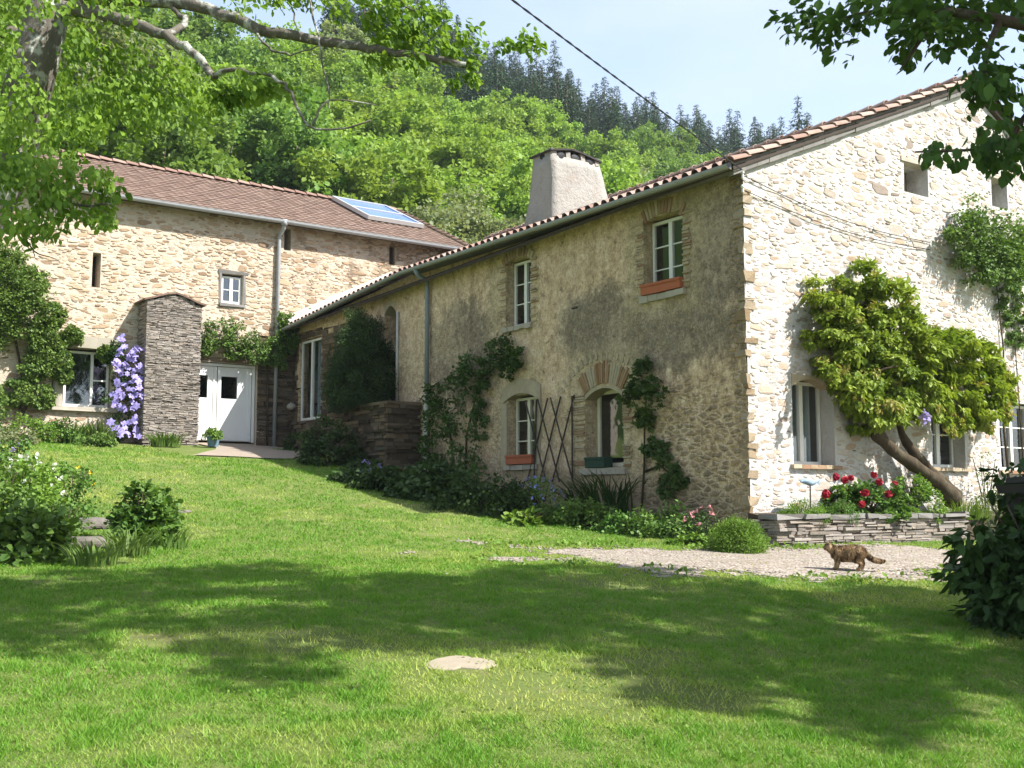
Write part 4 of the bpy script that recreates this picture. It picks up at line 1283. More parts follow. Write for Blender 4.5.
# trellis
mb = MB()
for k in range(3):
    a0 = 4.55 + k * .42
    for sgn in (1, -1):
        zlo, zhi = 1.95, 3.62
        p, q = (a0 - .15, a0 + .55) if sgn > 0 else (a0 + .55, a0 - .15)
        mb.tube([FL(p, .07 + .02 * sgn, zlo), FL(q, .07 + .02 * sgn, zhi)], .017, 5)
mb.tube([FL(4.45, .06, 2.0), FL(4.45, .06, 3.6)], .018, 5); mb.tube([FL(5.68, .06, 2.0), FL(5.6, .06, 3.62)], .018, 5)
tr = mb.build('trellis', M['darkwood'], None, (-.1, 5.0, 2.0), loc=Wd(-.1, 5.0, 2.0)); tr.rotation_euler = (0, 0, A); tag(tr, 'dark wooden lattice trellis fixed between two ground floor windows', 'trellis')

# dry stone retaining wall + raised bed, along the gable from the corner of the house
RO = (2.0, -.8, .85)
rw = lthing('dry_stone_wall', 'low dry stone retaining wall of thin grey slabs below the gable', 'wall', *RO)
FR = lambda a, d, z: (a, -.62 - .05 * a - d, z)
mb = MB(); mb.box(FR, -.08, 4.5, -.3, .0, .5, 1.30, tint=.4); core = mb.build('core', M['slate_core'], rw, RO)
mb = MB(); stones(mb, FR, -.12, 4.55, .72, 1.30, .06, (.022, .062), (.10, .46), .035, .2); mb.build('slabs', M['slate'], rw, RO)
mb = MB(); FRs = lambda a, d, z: (-.10 - d, a, z)
stones(mb, FRs, -.60, -.05, .72, 1.30, .03, (.022, .062), (.12, .4), .03, .12); mb.build('end_slabs', M['slate'], rw, RO)
mb = MB(); a = -.15
while a < 4.5:
    l_ = random.uniform(.25, .6); mb.box(FR, a, min(a + l_, 4.58) - .01, -.30, .10 + random.uniform(-.03, .05), 1.305 + random.uniform(-.01, .01), 1.365 + random.uniform(-.02, .03), j=.014); a += l_
mb.build('coping_slabs', M['slate_grey'], rw, RO)
bedo = MB(); n = 14
for k in range(n):
    x0, x1 = -.02 + 11 * k / n, -.02 + 11 * (k + 1) / n
    e0, e1 = -.60 - .05 * x0, -.60 - .05 * x1
    bedo.hexa([(x0, e0, .5), (x1, e1, .5), (x1, -.0, .5), (x0, -.0, .5), (x0, e0, 1.29 if x0 < 4.4 else 1.0), (x1, e1, 1.29 if x1 < 4.4 else 1.0), (x1, .03, 1.40), (x0, .03, 1.40)])
b_ = bedo.build('raised_bed_ground', M['soil'], None, (0, 0, 0), loc=Wd(0, 0, 0)); b_.rotation_euler = (0, 0, A); b_['kind'] = 'structure'

# high stone terrace block in front of the annex, with the dark evergreen
tb = lthing('stone_terrace', 'tall dark dry stone terrace block standing against the annex wall', 'terrace', -.5, 11.3, 2.3)
TO = (-.5, 11.3, 2.3)
FT = lambda a, d, z: (a, 10.2 - d, z); FTl = lambda a, d, z: (-.9 - d, a, z)
mb = MB(); mb.box(FT, -.9, -.03, -2.6, .0, 1.8, 3.78, tint=.5); mb.build('core', M['soil'], tb, TO)
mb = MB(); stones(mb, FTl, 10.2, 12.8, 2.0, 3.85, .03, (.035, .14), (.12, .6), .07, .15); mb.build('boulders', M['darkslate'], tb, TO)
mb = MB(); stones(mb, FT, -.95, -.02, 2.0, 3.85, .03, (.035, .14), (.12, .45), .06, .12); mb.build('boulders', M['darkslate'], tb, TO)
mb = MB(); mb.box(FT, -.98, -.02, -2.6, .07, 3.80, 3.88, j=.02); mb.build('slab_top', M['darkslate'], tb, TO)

# fish ornament on a rod
fx_, fv_, fz_ = onv(810, 482, -.4)
fi = lthing('fish_ornament', 'small blue grey fish ornament on a rod below the gable window', 'ornament', fx_, fv_, 1.3)
FO = (fx_, fv_, 1.3)
mb = MB(); mb.tube([(fx_, fv_, 1.28), (fx_, fv_, fz_)], .012, 6); mb.build('rod', M['darkwood'], fi, FO)
mb = MB(); n = 12
mb.tube([(fx_ - .24 + .42 * k / n, fv_ + .01 * math.sin(k), fz_ + .015 * math.sin(k * .6)) for k in range(n + 1)], [.008 + .048 * math.sin(math.pi * min(1, (k / n) * 1.05)) ** .8 for k in range(n)] + [.008], 10)
mb.add([(fx_ + .16, fv_, fz_ - .01), (fx_ + .27, fv_, fz_ + .06), (fx_ + .23, fv_, fz_), (fx_ + .27, fv_ + .02, fz_ - .06)], [(0, 1, 2), (0, 2, 3)])
mb.build('fish', M['fish'], fi, FO, smooth=True)

# pot by the barn door
px_, pv_ = -3.0, 15.6
pz = float(gz_l(px_, pv_)) + .02
pot = lthing('flower_pot', 'small blue grey flower pot between the buttress and the white barn door', 'pot', px_, pv_, pz)
mb = MB(); n = 14; prof = [(.0, 0), (.13, 0), (.165, .24), (.18, .24), (.18, .28), (.15, .28), (.14, .22), (.0, .22)]
vs = [(px_ + r_ * math.cos(2 * math.pi * k / n), pv_ + r_ * math.sin(2 * math.pi * k / n), pz + h_) for r_, h_ in prof for k in range(n)]
mb.add(vs, [(i * n + k, i * n + (k + 1) % n, (i + 1) * n + (k + 1) % n, (i + 1) * n + k) for i in range(len(prof) - 1) for k in range(n)], .5)
mb.build('pot', M['bluepot'], pot, (px_, pv_, pz), smooth=False)

# gatepost on the right
gp = at(1033, 560, 9.9)
pxg, pyg = float(gp[0]), float(gp[1]); zg = gz1(pxg, pyg)
post = thing('gatepost', 'dark weathered stone gatepost with overhanging cap standing behind the dark bush', 'gatepost', (pxg, pyg, zg - .05), .25)
ID = lambda a, d, z: (a, d, z)
mb = MB(); z = 0
while z < 1.20:
    h_ = random.uniform(.12, .24); mb.box(ID, -.13, .13, -.13, .13, z, min(z + h_, 1.22) - .006, j=.012); z += h_
mb.build('shaft', M['pillar'], post)
mb = MB(); mb.box(ID, -.19, .19, -.19, .19, 1.222, 1.30, j=.01); mb.box(ID, -.14, .14, -.14, .14, 1.302, 1.36, j=.015); mb.build('cap', M['pillar'], post)

# stepping stone in the lawn
sp_ = gm(459, 664); zs = gz1(sp_[0], sp_[1])
mb = MB(); n = 18
rr = [(.205 + .055 * math.sin(2 * k * 6.28 / n + 1) + .03 * math.sin(3 * k * 6.28 / n + 2) + random.uniform(-.02, .02)) for k in range(n)]
top_ = [(sp_[0] + rr[k] * .85 * math.cos(2 * math.pi * k / n), sp_[1] + rr[k] * 1.05 * math.sin(2 * math.pi * k / n)) for k in range(n)]
vs = [(x, y, gz1(x, y) - .05) for x, y in top_] + [(x, y, gz1(x, y) + .006) for x, y in top_] + [(sp_[0] + (x - sp_[0]) * .9, sp_[1] + (y - sp_[1]) * .9, gz1(x, y) + .014) for x, y in top_]
mb.add(vs, [(j * n + i, j * n + (i + 1) % n, (j + 1) * n + (i + 1) % n, (j + 1) * n + i) for j in range(2) for i in range(n)] + [tuple(2 * n + i for i in range(n))], .3)
st = mb.build('stepping_stone', M['flag'], None, (sp_[0], sp_[1], zs), loc=(sp_[0], sp_[1], zs)); tag(st, 'pale flat stepping stone lying alone in the shaded lawn', 'stepping stone')

# cable from the pole to the corner, and twin wires on the gable
P1 = Wd(-.06, -.06, 6.98); P0 = at(522, 0, 12.0); far = P1 + (P0 - P1) * 2.6
mb = MB(); n = 40
pts = []
for k in range(n + 1):
    s = k / n; p = far + (P1 - far) * s; p = p + np.array([0, 0, -.35 * s * (1 - s)]); pts.append(p)
for ph in (0, math.pi):
    q = []; m2 = 260
    for k in range(m2 + 1):
        s = k / m2 * n; i = min(int(s), n - 1); p = pts[i] + (pts[i + 1] - pts[i]) * (s - i); an = k * .9 + ph
        q.append(p + np.array([.0065 * math.cos(an), 0, .0065 * math.sin(an)]))
    mb.tube(q, .008, 5, .2)
cb = mb.build('power_cable', M['black'], None, P1, loc=P1); tag(cb, 'thick twisted black cable slanting from the sky down to the house corner', 'cable')
for zz, nm in ((6.9, 'thin upper wire sagging along the white gable from the corner'), (6.66, 'thin lower wire sagging along the white gable from the corner')):
    mb = MB(); q = [(.0 + 5.1 * k / 24, -.035 - .004 * math.sin(k), zz - (.42 * k / 24) + (-.16 * math.sin(math.pi * k / 24)) + (.1 if zz < 6.7 else 0) * k / 24) for k in range(25)]
    mb.tube(q, .007, 5, .2)
    for k in (8, 16, 23): mb.tube([(q[k][0], q[k][1], q[k][2]), (q[k][0], .03, q[k][2] + .01)], .011, 5)
    o = mb.build('wall_wire', M['black'], None, (0, 0, zz), loc=Wd(0, 0, zz)); o.rotation_euler = (0, 0, A); tag(o, nm, 'wire')

# ================================================================== PLANTS
def plant(name, label, cat, loc, arrays, mat, stems=None, stem_mat=None, group=None, leafname='foliage'):
    """foliage (arrays in world coords) and stems under one Empty"""
    o = thing(name, label, cat, loc, 0, group)
    V, F, T = arrays
    np_mesh(leafname, V - np.array(loc), F, mat, T, o)
    if stems is not None and stems.v: stems.build('stems', stem_mat or M['vine'], o, loc, smooth=True)
    return o


def local_pts(lst):
    return np.array([Wd(*p) for p in lst])


def climber(name, label, blobs, n_per, size, mat, F, base, stems=(), stem_r=.03, per_m2=None, stem_mat=None, cat='climber', **kw):
    """blobs: (a, z, r, depth) ellipses on a wall; clumps of leaves fill them out to that depth"""
    cs = []; rs = []
    for a, z, r, dep in blobs:
        for _ in range(n_per):
            while True:
                q = rng.uniform(-1, 1, 2)
                if q @ q < 1: break
            hh = math.sqrt(1 - q @ q)
            cs.append(Wd(*F(a + q[0] * r, dep * (.25 + .75 * rng.random() ** .6 * (.4 + .6 * hh)), z + q[1] * r))); rs.append(r * rng.uniform(.22, .42))
    arr = clumps(cs, np.clip(rs, .07, .35), kw.pop('per', 26), size, .85, **kw)
    mb = MB()
    for path in stems:
        mb.tube([Wd(*F(*p)) for p in path], [stem_r * (1 - .7 * i / (len(path) - 1)) for i in range(len(path))], 6)
    return plant(name, label, cat, Wd(*base), arr, mat, mb, stem_mat)


def blades(n, c, spread, h, w, lean=.5, seed_tint=None, curve=.5):
    """arching strap leaves from a clump: quads along each blade"""
    V = []; F = []; T = []
    seg = 4
    for k in range(n):
        a = rng.random() * 2 * math.pi; b = np.array(c) + np.array([math.cos(a), math.sin(a), 0]) * spread * rng.random() ** .5
        a += rng.normal() * .4; hh = h * rng.uniform(.6, 1.1); ln = lean * rng.uniform(.3, 1.2)
        side = np.array([-math.sin(a), math.cos(a), 0]); outd = np.array([math.cos(a), math.sin(a), 0])
        b0 = len(V); tn = rng.random()
        for i in range(seg + 1):
            s = i / seg; ww = w * (1 - s ** 2.2) + .001
            p = b + outd * (ln * hh * s ** (1.5 + curve)) + np.array([0, 0, hh * (s - curve * .5 * s ** 3)])
            V += [p - side * ww / 2, p + side * ww / 2]; T += [tn, tn]
        for i in range(seg): F.append((b0 + 2 * i, b0 + 2 * i + 1, b0 + 2 * i + 3, b0 + 2 * i + 2))
    return np.array(V), np.array(F), np.array(T)


def bush_arr(c, r, nclump, per, size, inner=.5, clump_r=.16, zmin=-.15, **kw):
    pts = dome_points(nclump, c, r, inner, zmin)
    return clumps(pts, clump_r, per, size, .8, center=c, **kw)


def gpt(px, py, Y=None):
    return gm(px, py)


def curve_pts(pts, n):
    pts = np.array(pts, float); t = np.linspace(0, len(pts) - 1, n); out = []
    for q in t:
        i = min(int(q), len(pts) - 2); f = q - i
        p0, p1, p2, p3 = pts[max(i - 1, 0)], pts[i], pts[i + 1], pts[min(i + 2, len(pts) - 1)]
        out.append(.5 * (2 * p1 + (p2 - p0) * f + (2 * p0 - 5 * p1 + 4 * p2 - p3) * f * f + (3 * p1 - p0 - 3 * p2 + p3) * f ** 3))
    return np.array(out)



def solo(name, label, cat, c, arr, mat, group=None):
    o = np_mesh(name, arr[0] - np.array(c), arr[1], mat, arr[2], None, loc=tuple(c))
    return tag(o, label, cat, group)


HEADS = {}


def heads(name, parent, c, pts, mat, size, petals=7):
    """single flower heads on a plant, each a mesh of its own"""
    for p in pts:
        k = (name, mat.name)
        if k not in HEADS:
            d = unit(rng.normal(size=(petals, 3)) + np.array([0, 0, .6])); a = leaves_at(d * .12, 1.0, d, 0, .3)
            o = np_mesh(name, a[0] * .6, a[1], mat, a[2], parent); HEADS[k] = o
        else:
            o = HEADS[k].copy(); C.objects.link(o); o.parent = parent
        o.location = np.array(p) - np.array(c); o.scale = (size * random.uniform(.7, 1.3),) * 3; o.rotation_euler = (random.uniform(-.6, .6), random.uniform(-.6, .6), random.random() * 6)


def stems_for(c, r, n=7, rad=.01):
    mb = MB()
    for k in range(n):
        a = random.uniform(0, 6.28); q = random.uniform(.3, .8)
        mb.tube([(c[0], c[1], c[2] - .03), (c[0] + r[0] * q * .5 * math.cos(a), c[1] + r[1] * q * .5 * math.sin(a), c[2] + r[2] * .5), (c[0] + r[0] * q * math.cos(a), c[1] + r[1] * q * math.sin(a), c[2] + r[2] * .9)], [rad, rad * .8, rad * .4], 5)
    return mb


# --- wisteria on the gable
WO = np.array(Wd(*onv(955, 490, -.45)[:2], 1.3))
cs = []; rs = []
for px, py, rp in ((835, 300, 25), (868, 285, 24), (893, 300, 27), (838, 335, 29), (870, 332, 34), (903, 328, 28), (850, 362, 27), (885, 366, 30), (922, 348, 27), (915, 382, 26), (943, 348, 20), (960, 352, 24), (984, 362, 24), (963, 384, 27), (988, 394, 21), (936, 398, 17), (974, 414, 16), (862, 404, 17), (880, 408, 15), (870, 420, 11), (897, 408, 12), (905, 400, 15), (850, 392, 14), (862, 384, 17), (890, 395, 18), (998, 380, 14)):
    r = rp / 55; x0, v0, z0 = onv(px, py, -.38)
    for _ in range(int(24 * r / .5)):
        while True:
            q = rng.uniform(-1, 1, 2)
            if q @ q < 1: break
        cs.append(Wd(x0 + q[0] * r, -.72 * (.12 + .88 * rng.random() ** .6 * math.sqrt(1 - q @ q + .05)), z0 + q[1] * r)); rs.append(rng.uniform(.10, .21))
for _ in range(30):
    px, py = rng.choice([820, 835, 850, 868, 885, 905, 925, 940, 962, 980, 995, 1004]) + rng.uniform(-7, 7), 0
    py = float(np.interp(px, [815, 835, 855, 880, 915, 940, 975, 1005], [350, 378, 402, 415, 408, 412, 424, 400])) + rng.uniform(-14, 4)
    x0, v0, z0 = onv(px, py, -.38 - rng.uniform(0, .35)); ll = rng.uniform(.12, .32)
    for q in np.linspace(0, 1, 5): cs.append(Wd(x0 + .05 * q * rng.normal(), v0 - .08 * q, z0 - ll * q)); rs.append(.075 - .035 * q)
wist = thing('wisteria', 'large yellow green wisteria with thick leaning trunk spreading across the white gable', 'climber', WO)
V, F_, T_ = clumps(cs, rs, [40 if r_ > .0999 else 9 for r_ in rs], .15, .5, shape=NARROW_V * np.array([1.35, 1, 1]), droop=1.3, up=1.2)
np_mesh('foliage', V - WO, F_, L['wisteria'], T_, wist)
sel = [c for c in cs if rng.random() < .16]
V, F_, T_ = clumps(np.array(sel) + np.array([0, 0, .05]), .14, 14, .12, .7, shape=NARROW_V * 1.2, droop=.8)
np_mesh('bronze_shoots', V - WO, F_, L['wistbrown'], T_, wist)
mb = MB()
def tpath(lst): return [Wd(*onv(*p)) for p in lst]
mb.tube(curve_pts(tpath([(956, 504, -.5), (942, 486, -.48), (918, 468, -.44), (895, 452, -.4), (876, 432, -.36), (866, 405, -.32), (864, 375, -.3), (858, 340, -.25), (866, 300, -.2)]), 26), [(.155 - .10 * (i / 25)) * random.uniform(.75, 1.28) for i in range(26)], 12)
mb.tube(curve_pts(tpath([(958, 495, -.4), (930, 470, -.35), (905, 440, -.25), (900, 415, -.2), (915, 385, -.2), (950, 365, -.2), (990, 375, -.2)]), 20), [(.10 - .07 * i / 19) * random.uniform(.8, 1.25) for i in range(20)], 9)
mb.tube(curve_pts(tpath([(868, 392, -.4), (878, 372, -.55), (898, 366, -.75)]), 8), [.03 - .0025 * i for i in range(8)], 7)
mb.tube(curve_pts(tpath([(878, 418, -.3), (855, 385, -.25), (838, 350, -.2)]), 8), [.06 - .005 * i for i in range(8)], 7)
mb.build('trunk', M['vine'], wist, WO, smooth=True)
for px, py in ((925, 416),):
    mbf = clumps([Wd(*onv(px, py, -.8))], .06, 30, .07, 1.6, raw=True); np_mesh('flower_cluster', mbf[0] - WO, mbf[1], L['purple'], mbf[2], wist)

# --- high creeper on the gable
climber('creeper', 'round green creeper high on the gable beside the attic window with trailing strands', [(5.75, 6.65, .5, .5), (6.3, 6.9, .6, .55), (7.1, 6.75, .65, .55), (7.8, 6.6, .6, .5), (6.4, 6.3, .5, .45), (7.3, 6.2, .5, .4), (8.2, 6.9, .5, .4)], 26, .085, L['ivy'], FG, (7.2, -.1, 1.5),
        [[(7.45, .05, 1.4), (7.3, .05, 3.0), (7.4, .06, 4.6), (7.2, .06, 6.4)]], .03, per=30)
climber('creeper', 'thin trailing green strands hanging below the round creeper on the gable', [(7.35, 5.6, .22, .15), (7.6, 5.2, .2, .14), (7.9, 5.75, .3, .2), (8.0, 5.3, .25, .2), (7.75, 4.8, .22, .15), (8.2, 4.9, .3, .2)], 12, .08, L['ivy'], FG, (7.9, -.1, 1.5), [[(8.0, .04, 1.4), (7.9, .05, 3.5), (7.8, .05, 5.8)]], .02, per=14)
# --- rose bush near right gable
def rose(name, label, c, r, mat, n=40, per=20, size=.06, cat='bush', group=None, **kw):
    arr = bush_arr(c, r, n, per, size, .4, min(r) * .35, **kw)
    return plant(name, label, cat, tuple(c), arr, mat, stems_for(c, r), M['vine'], group)


def bed(px, v, z=1.33):
    x, vv, _ = onv(px, 505, v); return np.array(Wd(x, vv, z))


rose('rose_bush', 'loose green rose bush by the far right gable window', bed(986, -.4, 1.2), (.38, .35, 1.3), L['ivy'], 36, 12, .06)
rose('lavender', 'pale grey green lavender clump at the right end of the raised bed', bed(1000, -.8, 1.15), (.5, .35, .6), L['hill_grey'], 40, 20, .045)
c = bed(962, -.55, 1.25); solo('grass_tuft', 'fresh green grassy tuft beside the foot of the wisteria trunk', 'plant', c, blades(230, c, .5, .5, .014, .7), L['ball'])
rose('shrub', 'bright green leafy shrub on the raised bed right of the red peonies', bed(914, -.5), (.50, .3, .70), L['ball'], 70, 22, .07)
pb = bed(866, -.42)
pe = rose('peony_bush', 'dark green peony bush with crimson blooms on the raised bed below the gable window', pb, (.78, .28, .60), L['bed'], 90, 22, .10)
_d = unit(rng.normal(size=(110, 3))); Vb, Fb, Tb = leaf_arrays(_d * .052 * rng.uniform(.5, 1, (110, 1)) - unit(np.cross(_d, rng.normal(size=(110, 3)))) * 0.0, .05 * np.ones(110), np.cross(_d, rng.normal(size=(110, 3))) + _d * .35, _d, LEAF_V * np.array([1.2, 1, 1.5]))
bloom = None
for (px, py, fs) in ((836, 477, 1), (845, 480, 1.1), (851, 478, .9), (826, 494, 1.2), (865, 493, 1.15), (862, 504, 1.0), (874, 475, 1.0), (879, 482, 1.05), (895, 484, .9), (888, 494, 1.1), (896, 496, 1.05), (902, 505, 1.15), (898, 500, .7)):
    pos = np.array(Wd(*onv(px, py, -.68 + random.uniform(-.05, .05)))) - np.array(pb)
    if bloom is None: bloom = np_mesh('bloom', Vb, Fb, L['red'], Tb, pe); o = bloom
    else: o = bloom.copy(); C.objects.link(o); o.parent = pe
    o.location = pos; o.scale = (fs * .82,) * 3; o.rotation_euler = (random.random() * 3, random.random() * 3, 0)
rose('cushion_bush', 'low rounded green cushion bush behind the corner end of the dry stone wall', bed(803, -.45, 1.28), (.40, .28, .30), L['ball'], 90, 30, .05, shape=NARROW_V)
rose('cushion_bush', 'soft mid green cushion bush nestled against the red peonies', bed(840, -.55, 1.28), (.32, .25, .32), L['bed'], 70, 30, .05, shape=NARROW_V)

# --- in front of the long wall
c = gm(737, 552); rose('ball_bush', 'bright lime green ball shaped bush on the gravel edge at the house corner', c + np.array([0, 0, .08]), (.37, .37, .38), L['ball'], 170, 50, .045, shape=NARROW_V, zmin=-.3)
c = gm(702, 543); o = rose('small_shrub', 'small twiggy shrub with pinkish tips between the ball bush and the long wall', c, (.38, .3, .55), L['ivydark'], 34, 12, .06)
heads('pink_flower', o, c, dome_points(14, c, (.36, .28, .58), .85, .4), L['pinkfl'], .06)
c = gm(664, 537); rose('bedding_plant', 'bright green low bedding plant in front of the tall wall climber', c, (.68, .45, .50), L['ivy'], 70, 22, .08)
c = gm(690, 545); rose('bedding_plant', 'tiny light green ground plant beside the pink tipped shrub', c, (.35, .25, .16), L['ball'], 40, 18, .06)
c = gm(615, 520); c = Wd(Lc(c)[0] - .1, Lc(c)[1], c[2]); solo('iris_clump', 'dark green fan of iris leaves under the brick arched window', 'iris', c, blades(330, c, .75, 1.15, .036, .85), L['ivydark'])
c = gm(590, 528); rose('bedding_plant', 'mid green leafy mound in the shade before the iris fan', c, (.60, .4, .48), L['ivy'], 60, 22, .08)
c = gm(632, 534); rose('bedding_plant', 'small light green mound at the gravel edge in front of the iris fan', c, (.6, .35, .36), L['bed'], 50, 22, .07)
c = gm(540, 517); fm = rose('blue_flower_bush', 'grey green bush covered with small blue flowers under the trellis', c, (.55, .45, .72), L['ivy'], 70, 24, .055)
heads('blue_flower', fm, c, dome_points(70, c, (.55, .48, .76), .88, .2), L['bluefl'], .055)
c = gm(530, 524); rose('bedding_plant', 'broad pale leaved plant at the foot of the blue flowers', c, (.45, .35, .22), L['ball'], 26, 10, .16)
c = gm(480, 512); rose('bedding_plant', 'dark leafy mound below the small arched window', c, (.95, .6, .75), L['ivydark'], 80, 24, .09)
c = gm(440, 500); rose('bedding_plant', 'broad leaved dark green plant left of the white pipe foot', c, (.95, .6, .62), L['ivydark'], 70, 18, .15)
c = gm(398, 492); rose('bedding_plant', 'dense low green plant in front of the stone terrace', c, (.9, .5, .5), L['ivydark'], 70, 22, .11)
c = gm(362, 482); pv = rose('violet_plant', 'low plant with a few violet flowers in front of the stone terrace', c, (.7, .4, .45), L['ivydark'], 46, 22, .09)
heads('violet_flower', pv, c, dome_points(9, c + np.array([.1, -.2, .0]), (.45, .2, .45), .9, .2), L['purple'], .10)
c = gm(328, 466); rose('bedding_plant', 'leafy green shrub at the far corner of the stone terrace', c, (.8, .5, 1.15), L['ivydark'], 80, 22, .10)
c = gm(303, 452); rose('bedding_plant', 'low dark plant under the glazed annex door', c, (.6, .3, .5), L['ivydark'], 44, 20, .09)
# dark evergreen shrub on the terrace
c = Wd(-.50, 12.2, 3.86)
arr = bush_arr(c, (.85, 1.40, 2.50), 420, 80, .08, .30, .24, zmin=.0, shape=NARROW_V)
plant('evergreen_shrub', 'tall dense dark evergreen shrub growing on the stone terrace', 'shrub', c, arr, L['ivydark'], stems_for(c, (.4, .5, 1.6), 6, .04), M['bark2'])
# climbing rose on the long wall
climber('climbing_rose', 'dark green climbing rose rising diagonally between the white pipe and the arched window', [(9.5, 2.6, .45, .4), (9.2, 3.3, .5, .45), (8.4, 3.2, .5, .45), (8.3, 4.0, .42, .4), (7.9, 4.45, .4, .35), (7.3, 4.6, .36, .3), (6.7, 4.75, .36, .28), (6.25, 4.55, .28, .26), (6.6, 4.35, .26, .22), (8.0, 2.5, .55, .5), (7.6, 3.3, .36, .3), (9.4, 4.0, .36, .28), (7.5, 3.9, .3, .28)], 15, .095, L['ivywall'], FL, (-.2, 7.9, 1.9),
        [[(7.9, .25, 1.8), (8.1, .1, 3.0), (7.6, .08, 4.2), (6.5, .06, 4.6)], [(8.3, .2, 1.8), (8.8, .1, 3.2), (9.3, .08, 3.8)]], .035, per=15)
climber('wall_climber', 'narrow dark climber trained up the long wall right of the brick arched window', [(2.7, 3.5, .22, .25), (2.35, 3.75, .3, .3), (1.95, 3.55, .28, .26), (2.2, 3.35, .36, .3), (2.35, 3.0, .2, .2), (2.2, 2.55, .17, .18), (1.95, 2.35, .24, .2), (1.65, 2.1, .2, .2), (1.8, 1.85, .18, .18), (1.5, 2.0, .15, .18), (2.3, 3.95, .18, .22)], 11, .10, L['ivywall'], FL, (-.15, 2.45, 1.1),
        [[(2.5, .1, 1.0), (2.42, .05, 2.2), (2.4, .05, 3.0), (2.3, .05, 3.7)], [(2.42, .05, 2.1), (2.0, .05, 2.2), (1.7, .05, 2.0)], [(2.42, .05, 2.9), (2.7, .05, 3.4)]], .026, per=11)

# --- on and before the barn
climber('climbing_rose', 'green climbing rose with small pale buds arching over the white barn door', [(-2.75, 6.05, .4, .5), (-2.35, 6.2, .45, .5), (-1.85, 6.0, .45, .5), (-1.4, 5.85, .4, .5), (-1.0, 5.75, .38, .45), (-.55, 6.0, .4, .4), (-.2, 6.3, .35, .35), (-.35, 6.65, .3, .3), (.4, 6.75, .35, .3), (.1, 6.55, .3, .3), (-2.8, 5.65, .25, .4), (-2.0, 5.75, .3, .45), (-.6, 5.5, .25, .35)], 22, .085, L['ivy'], FB, (-.7, YB - .15, 3.1),
        [[(-.85, .15, 3.0), (-.85, .1, 4.5), (-.9, .1, 5.6), (-1.6, .1, 6.0), (-2.6, .1, 6.0)], [(-.9, .1, 5.5), (-.4, .08, 6.2), (.3, .08, 6.7)]], .03, per=22)
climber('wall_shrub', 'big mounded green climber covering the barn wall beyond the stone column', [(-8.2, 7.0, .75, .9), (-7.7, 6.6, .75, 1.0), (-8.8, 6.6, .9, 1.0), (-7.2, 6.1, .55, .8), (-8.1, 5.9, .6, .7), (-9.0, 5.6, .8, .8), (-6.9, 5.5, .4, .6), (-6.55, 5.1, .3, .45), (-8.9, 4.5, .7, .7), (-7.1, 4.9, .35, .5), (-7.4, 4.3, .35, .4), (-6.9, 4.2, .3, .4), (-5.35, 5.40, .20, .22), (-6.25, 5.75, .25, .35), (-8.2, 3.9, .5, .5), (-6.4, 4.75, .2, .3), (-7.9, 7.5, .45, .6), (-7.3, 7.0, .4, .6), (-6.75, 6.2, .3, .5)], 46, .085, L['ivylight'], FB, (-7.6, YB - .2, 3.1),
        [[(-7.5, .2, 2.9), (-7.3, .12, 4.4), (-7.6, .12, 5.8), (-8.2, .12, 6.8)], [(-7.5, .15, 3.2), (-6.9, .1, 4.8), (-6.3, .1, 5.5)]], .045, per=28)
# clematis
cl = climber('clematis', 'tall clematis smothered in violet flowers against the stone buttress', [(-4.95, 3.5, .35, .5), (-5.0, 4.1, .40, .5), (-4.9, 4.7, .40, .45), (-4.95, 5.2, .35, .4), (-5.1, 5.5, .22, .3), (-5.3, 5.3, .2, .3)], 16, .07, L['ivydark'], FB, (-4.95, YB - .2, 3.0), [[(-4.95, .15, 2.9), (-4.95, .1, 5.4)]], .02, per=18, cat='clematis')
ang = np.arange(6) * math.pi / 3
fv = []; ff = []
for k, a in enumerate(ang):
    b = len(fv); fv += [(0, 0, 0), (.062 * math.cos(a - .5), .062 * math.sin(a - .5), .008), (.095 * math.cos(a), .095 * math.sin(a), -.004), (.062 * math.cos(a + .5), .062 * math.sin(a + .5), .008)]; ff.append((b, b + 1, b + 2, b + 3))
fl0 = None
ORG = np.array(Wd(-4.95, YB - .2, 3.0))
cand = [(-4.82, 3.35), (-5.1, 3.3), (-4.75, 3.5), (-5.2, 3.5), (-4.65, 3.3), (-4.9, 3.55), (-5.2, 4.1), (-4.8, 4.2), (-4.7, 4.05), (-4.6, 4.3), (-5.0, 4.35), (-5.25, 4.3), (-5.1, 4.0), (-4.75, 4.5), (-4.6, 4.55), (-4.9, 4.6), (-4.55, 4.75), (-5.0, 4.85), (-5.15, 5.0), (-4.8, 4.95), (-4.65, 5.0), (-5.0, 5.15), (-5.1, 5.35), (-4.75, 5.25), (-4.65, 5.5), (-5.05, 5.6), (-5.15, 5.75), (-4.85, 5.4), (-5.25, 5.15), (-4.7, 4.8), (-5.25, 4.6), (-4.55, 4.1), (-4.95, 3.9), (-4.7, 3.7)]
for (fx, fz) in (cand * 3)[:98]:
    pos = np.array(Wd(fx + random.uniform(-.1, .1), YB - .62 - random.uniform(-.12, .16), fz + random.uniform(-.1, .1))) - ORG
    if fl0 is None: fl0 = np_mesh('flower', np.array(fv), np.array(ff), L['purple'], np.repeat(rng.random(6), 4), cl); o = fl0
    else: o = fl0.copy(); C.objects.link(o); o.parent = cl
    o.location = pos; o.rotation_euler = (R(65) + random.uniform(-.6, .6), random.uniform(-.6, .6), random.uniform(-.2, 1.2)); s_ = random.uniform(.7, 1.35); o.scale = (s_,) * 3
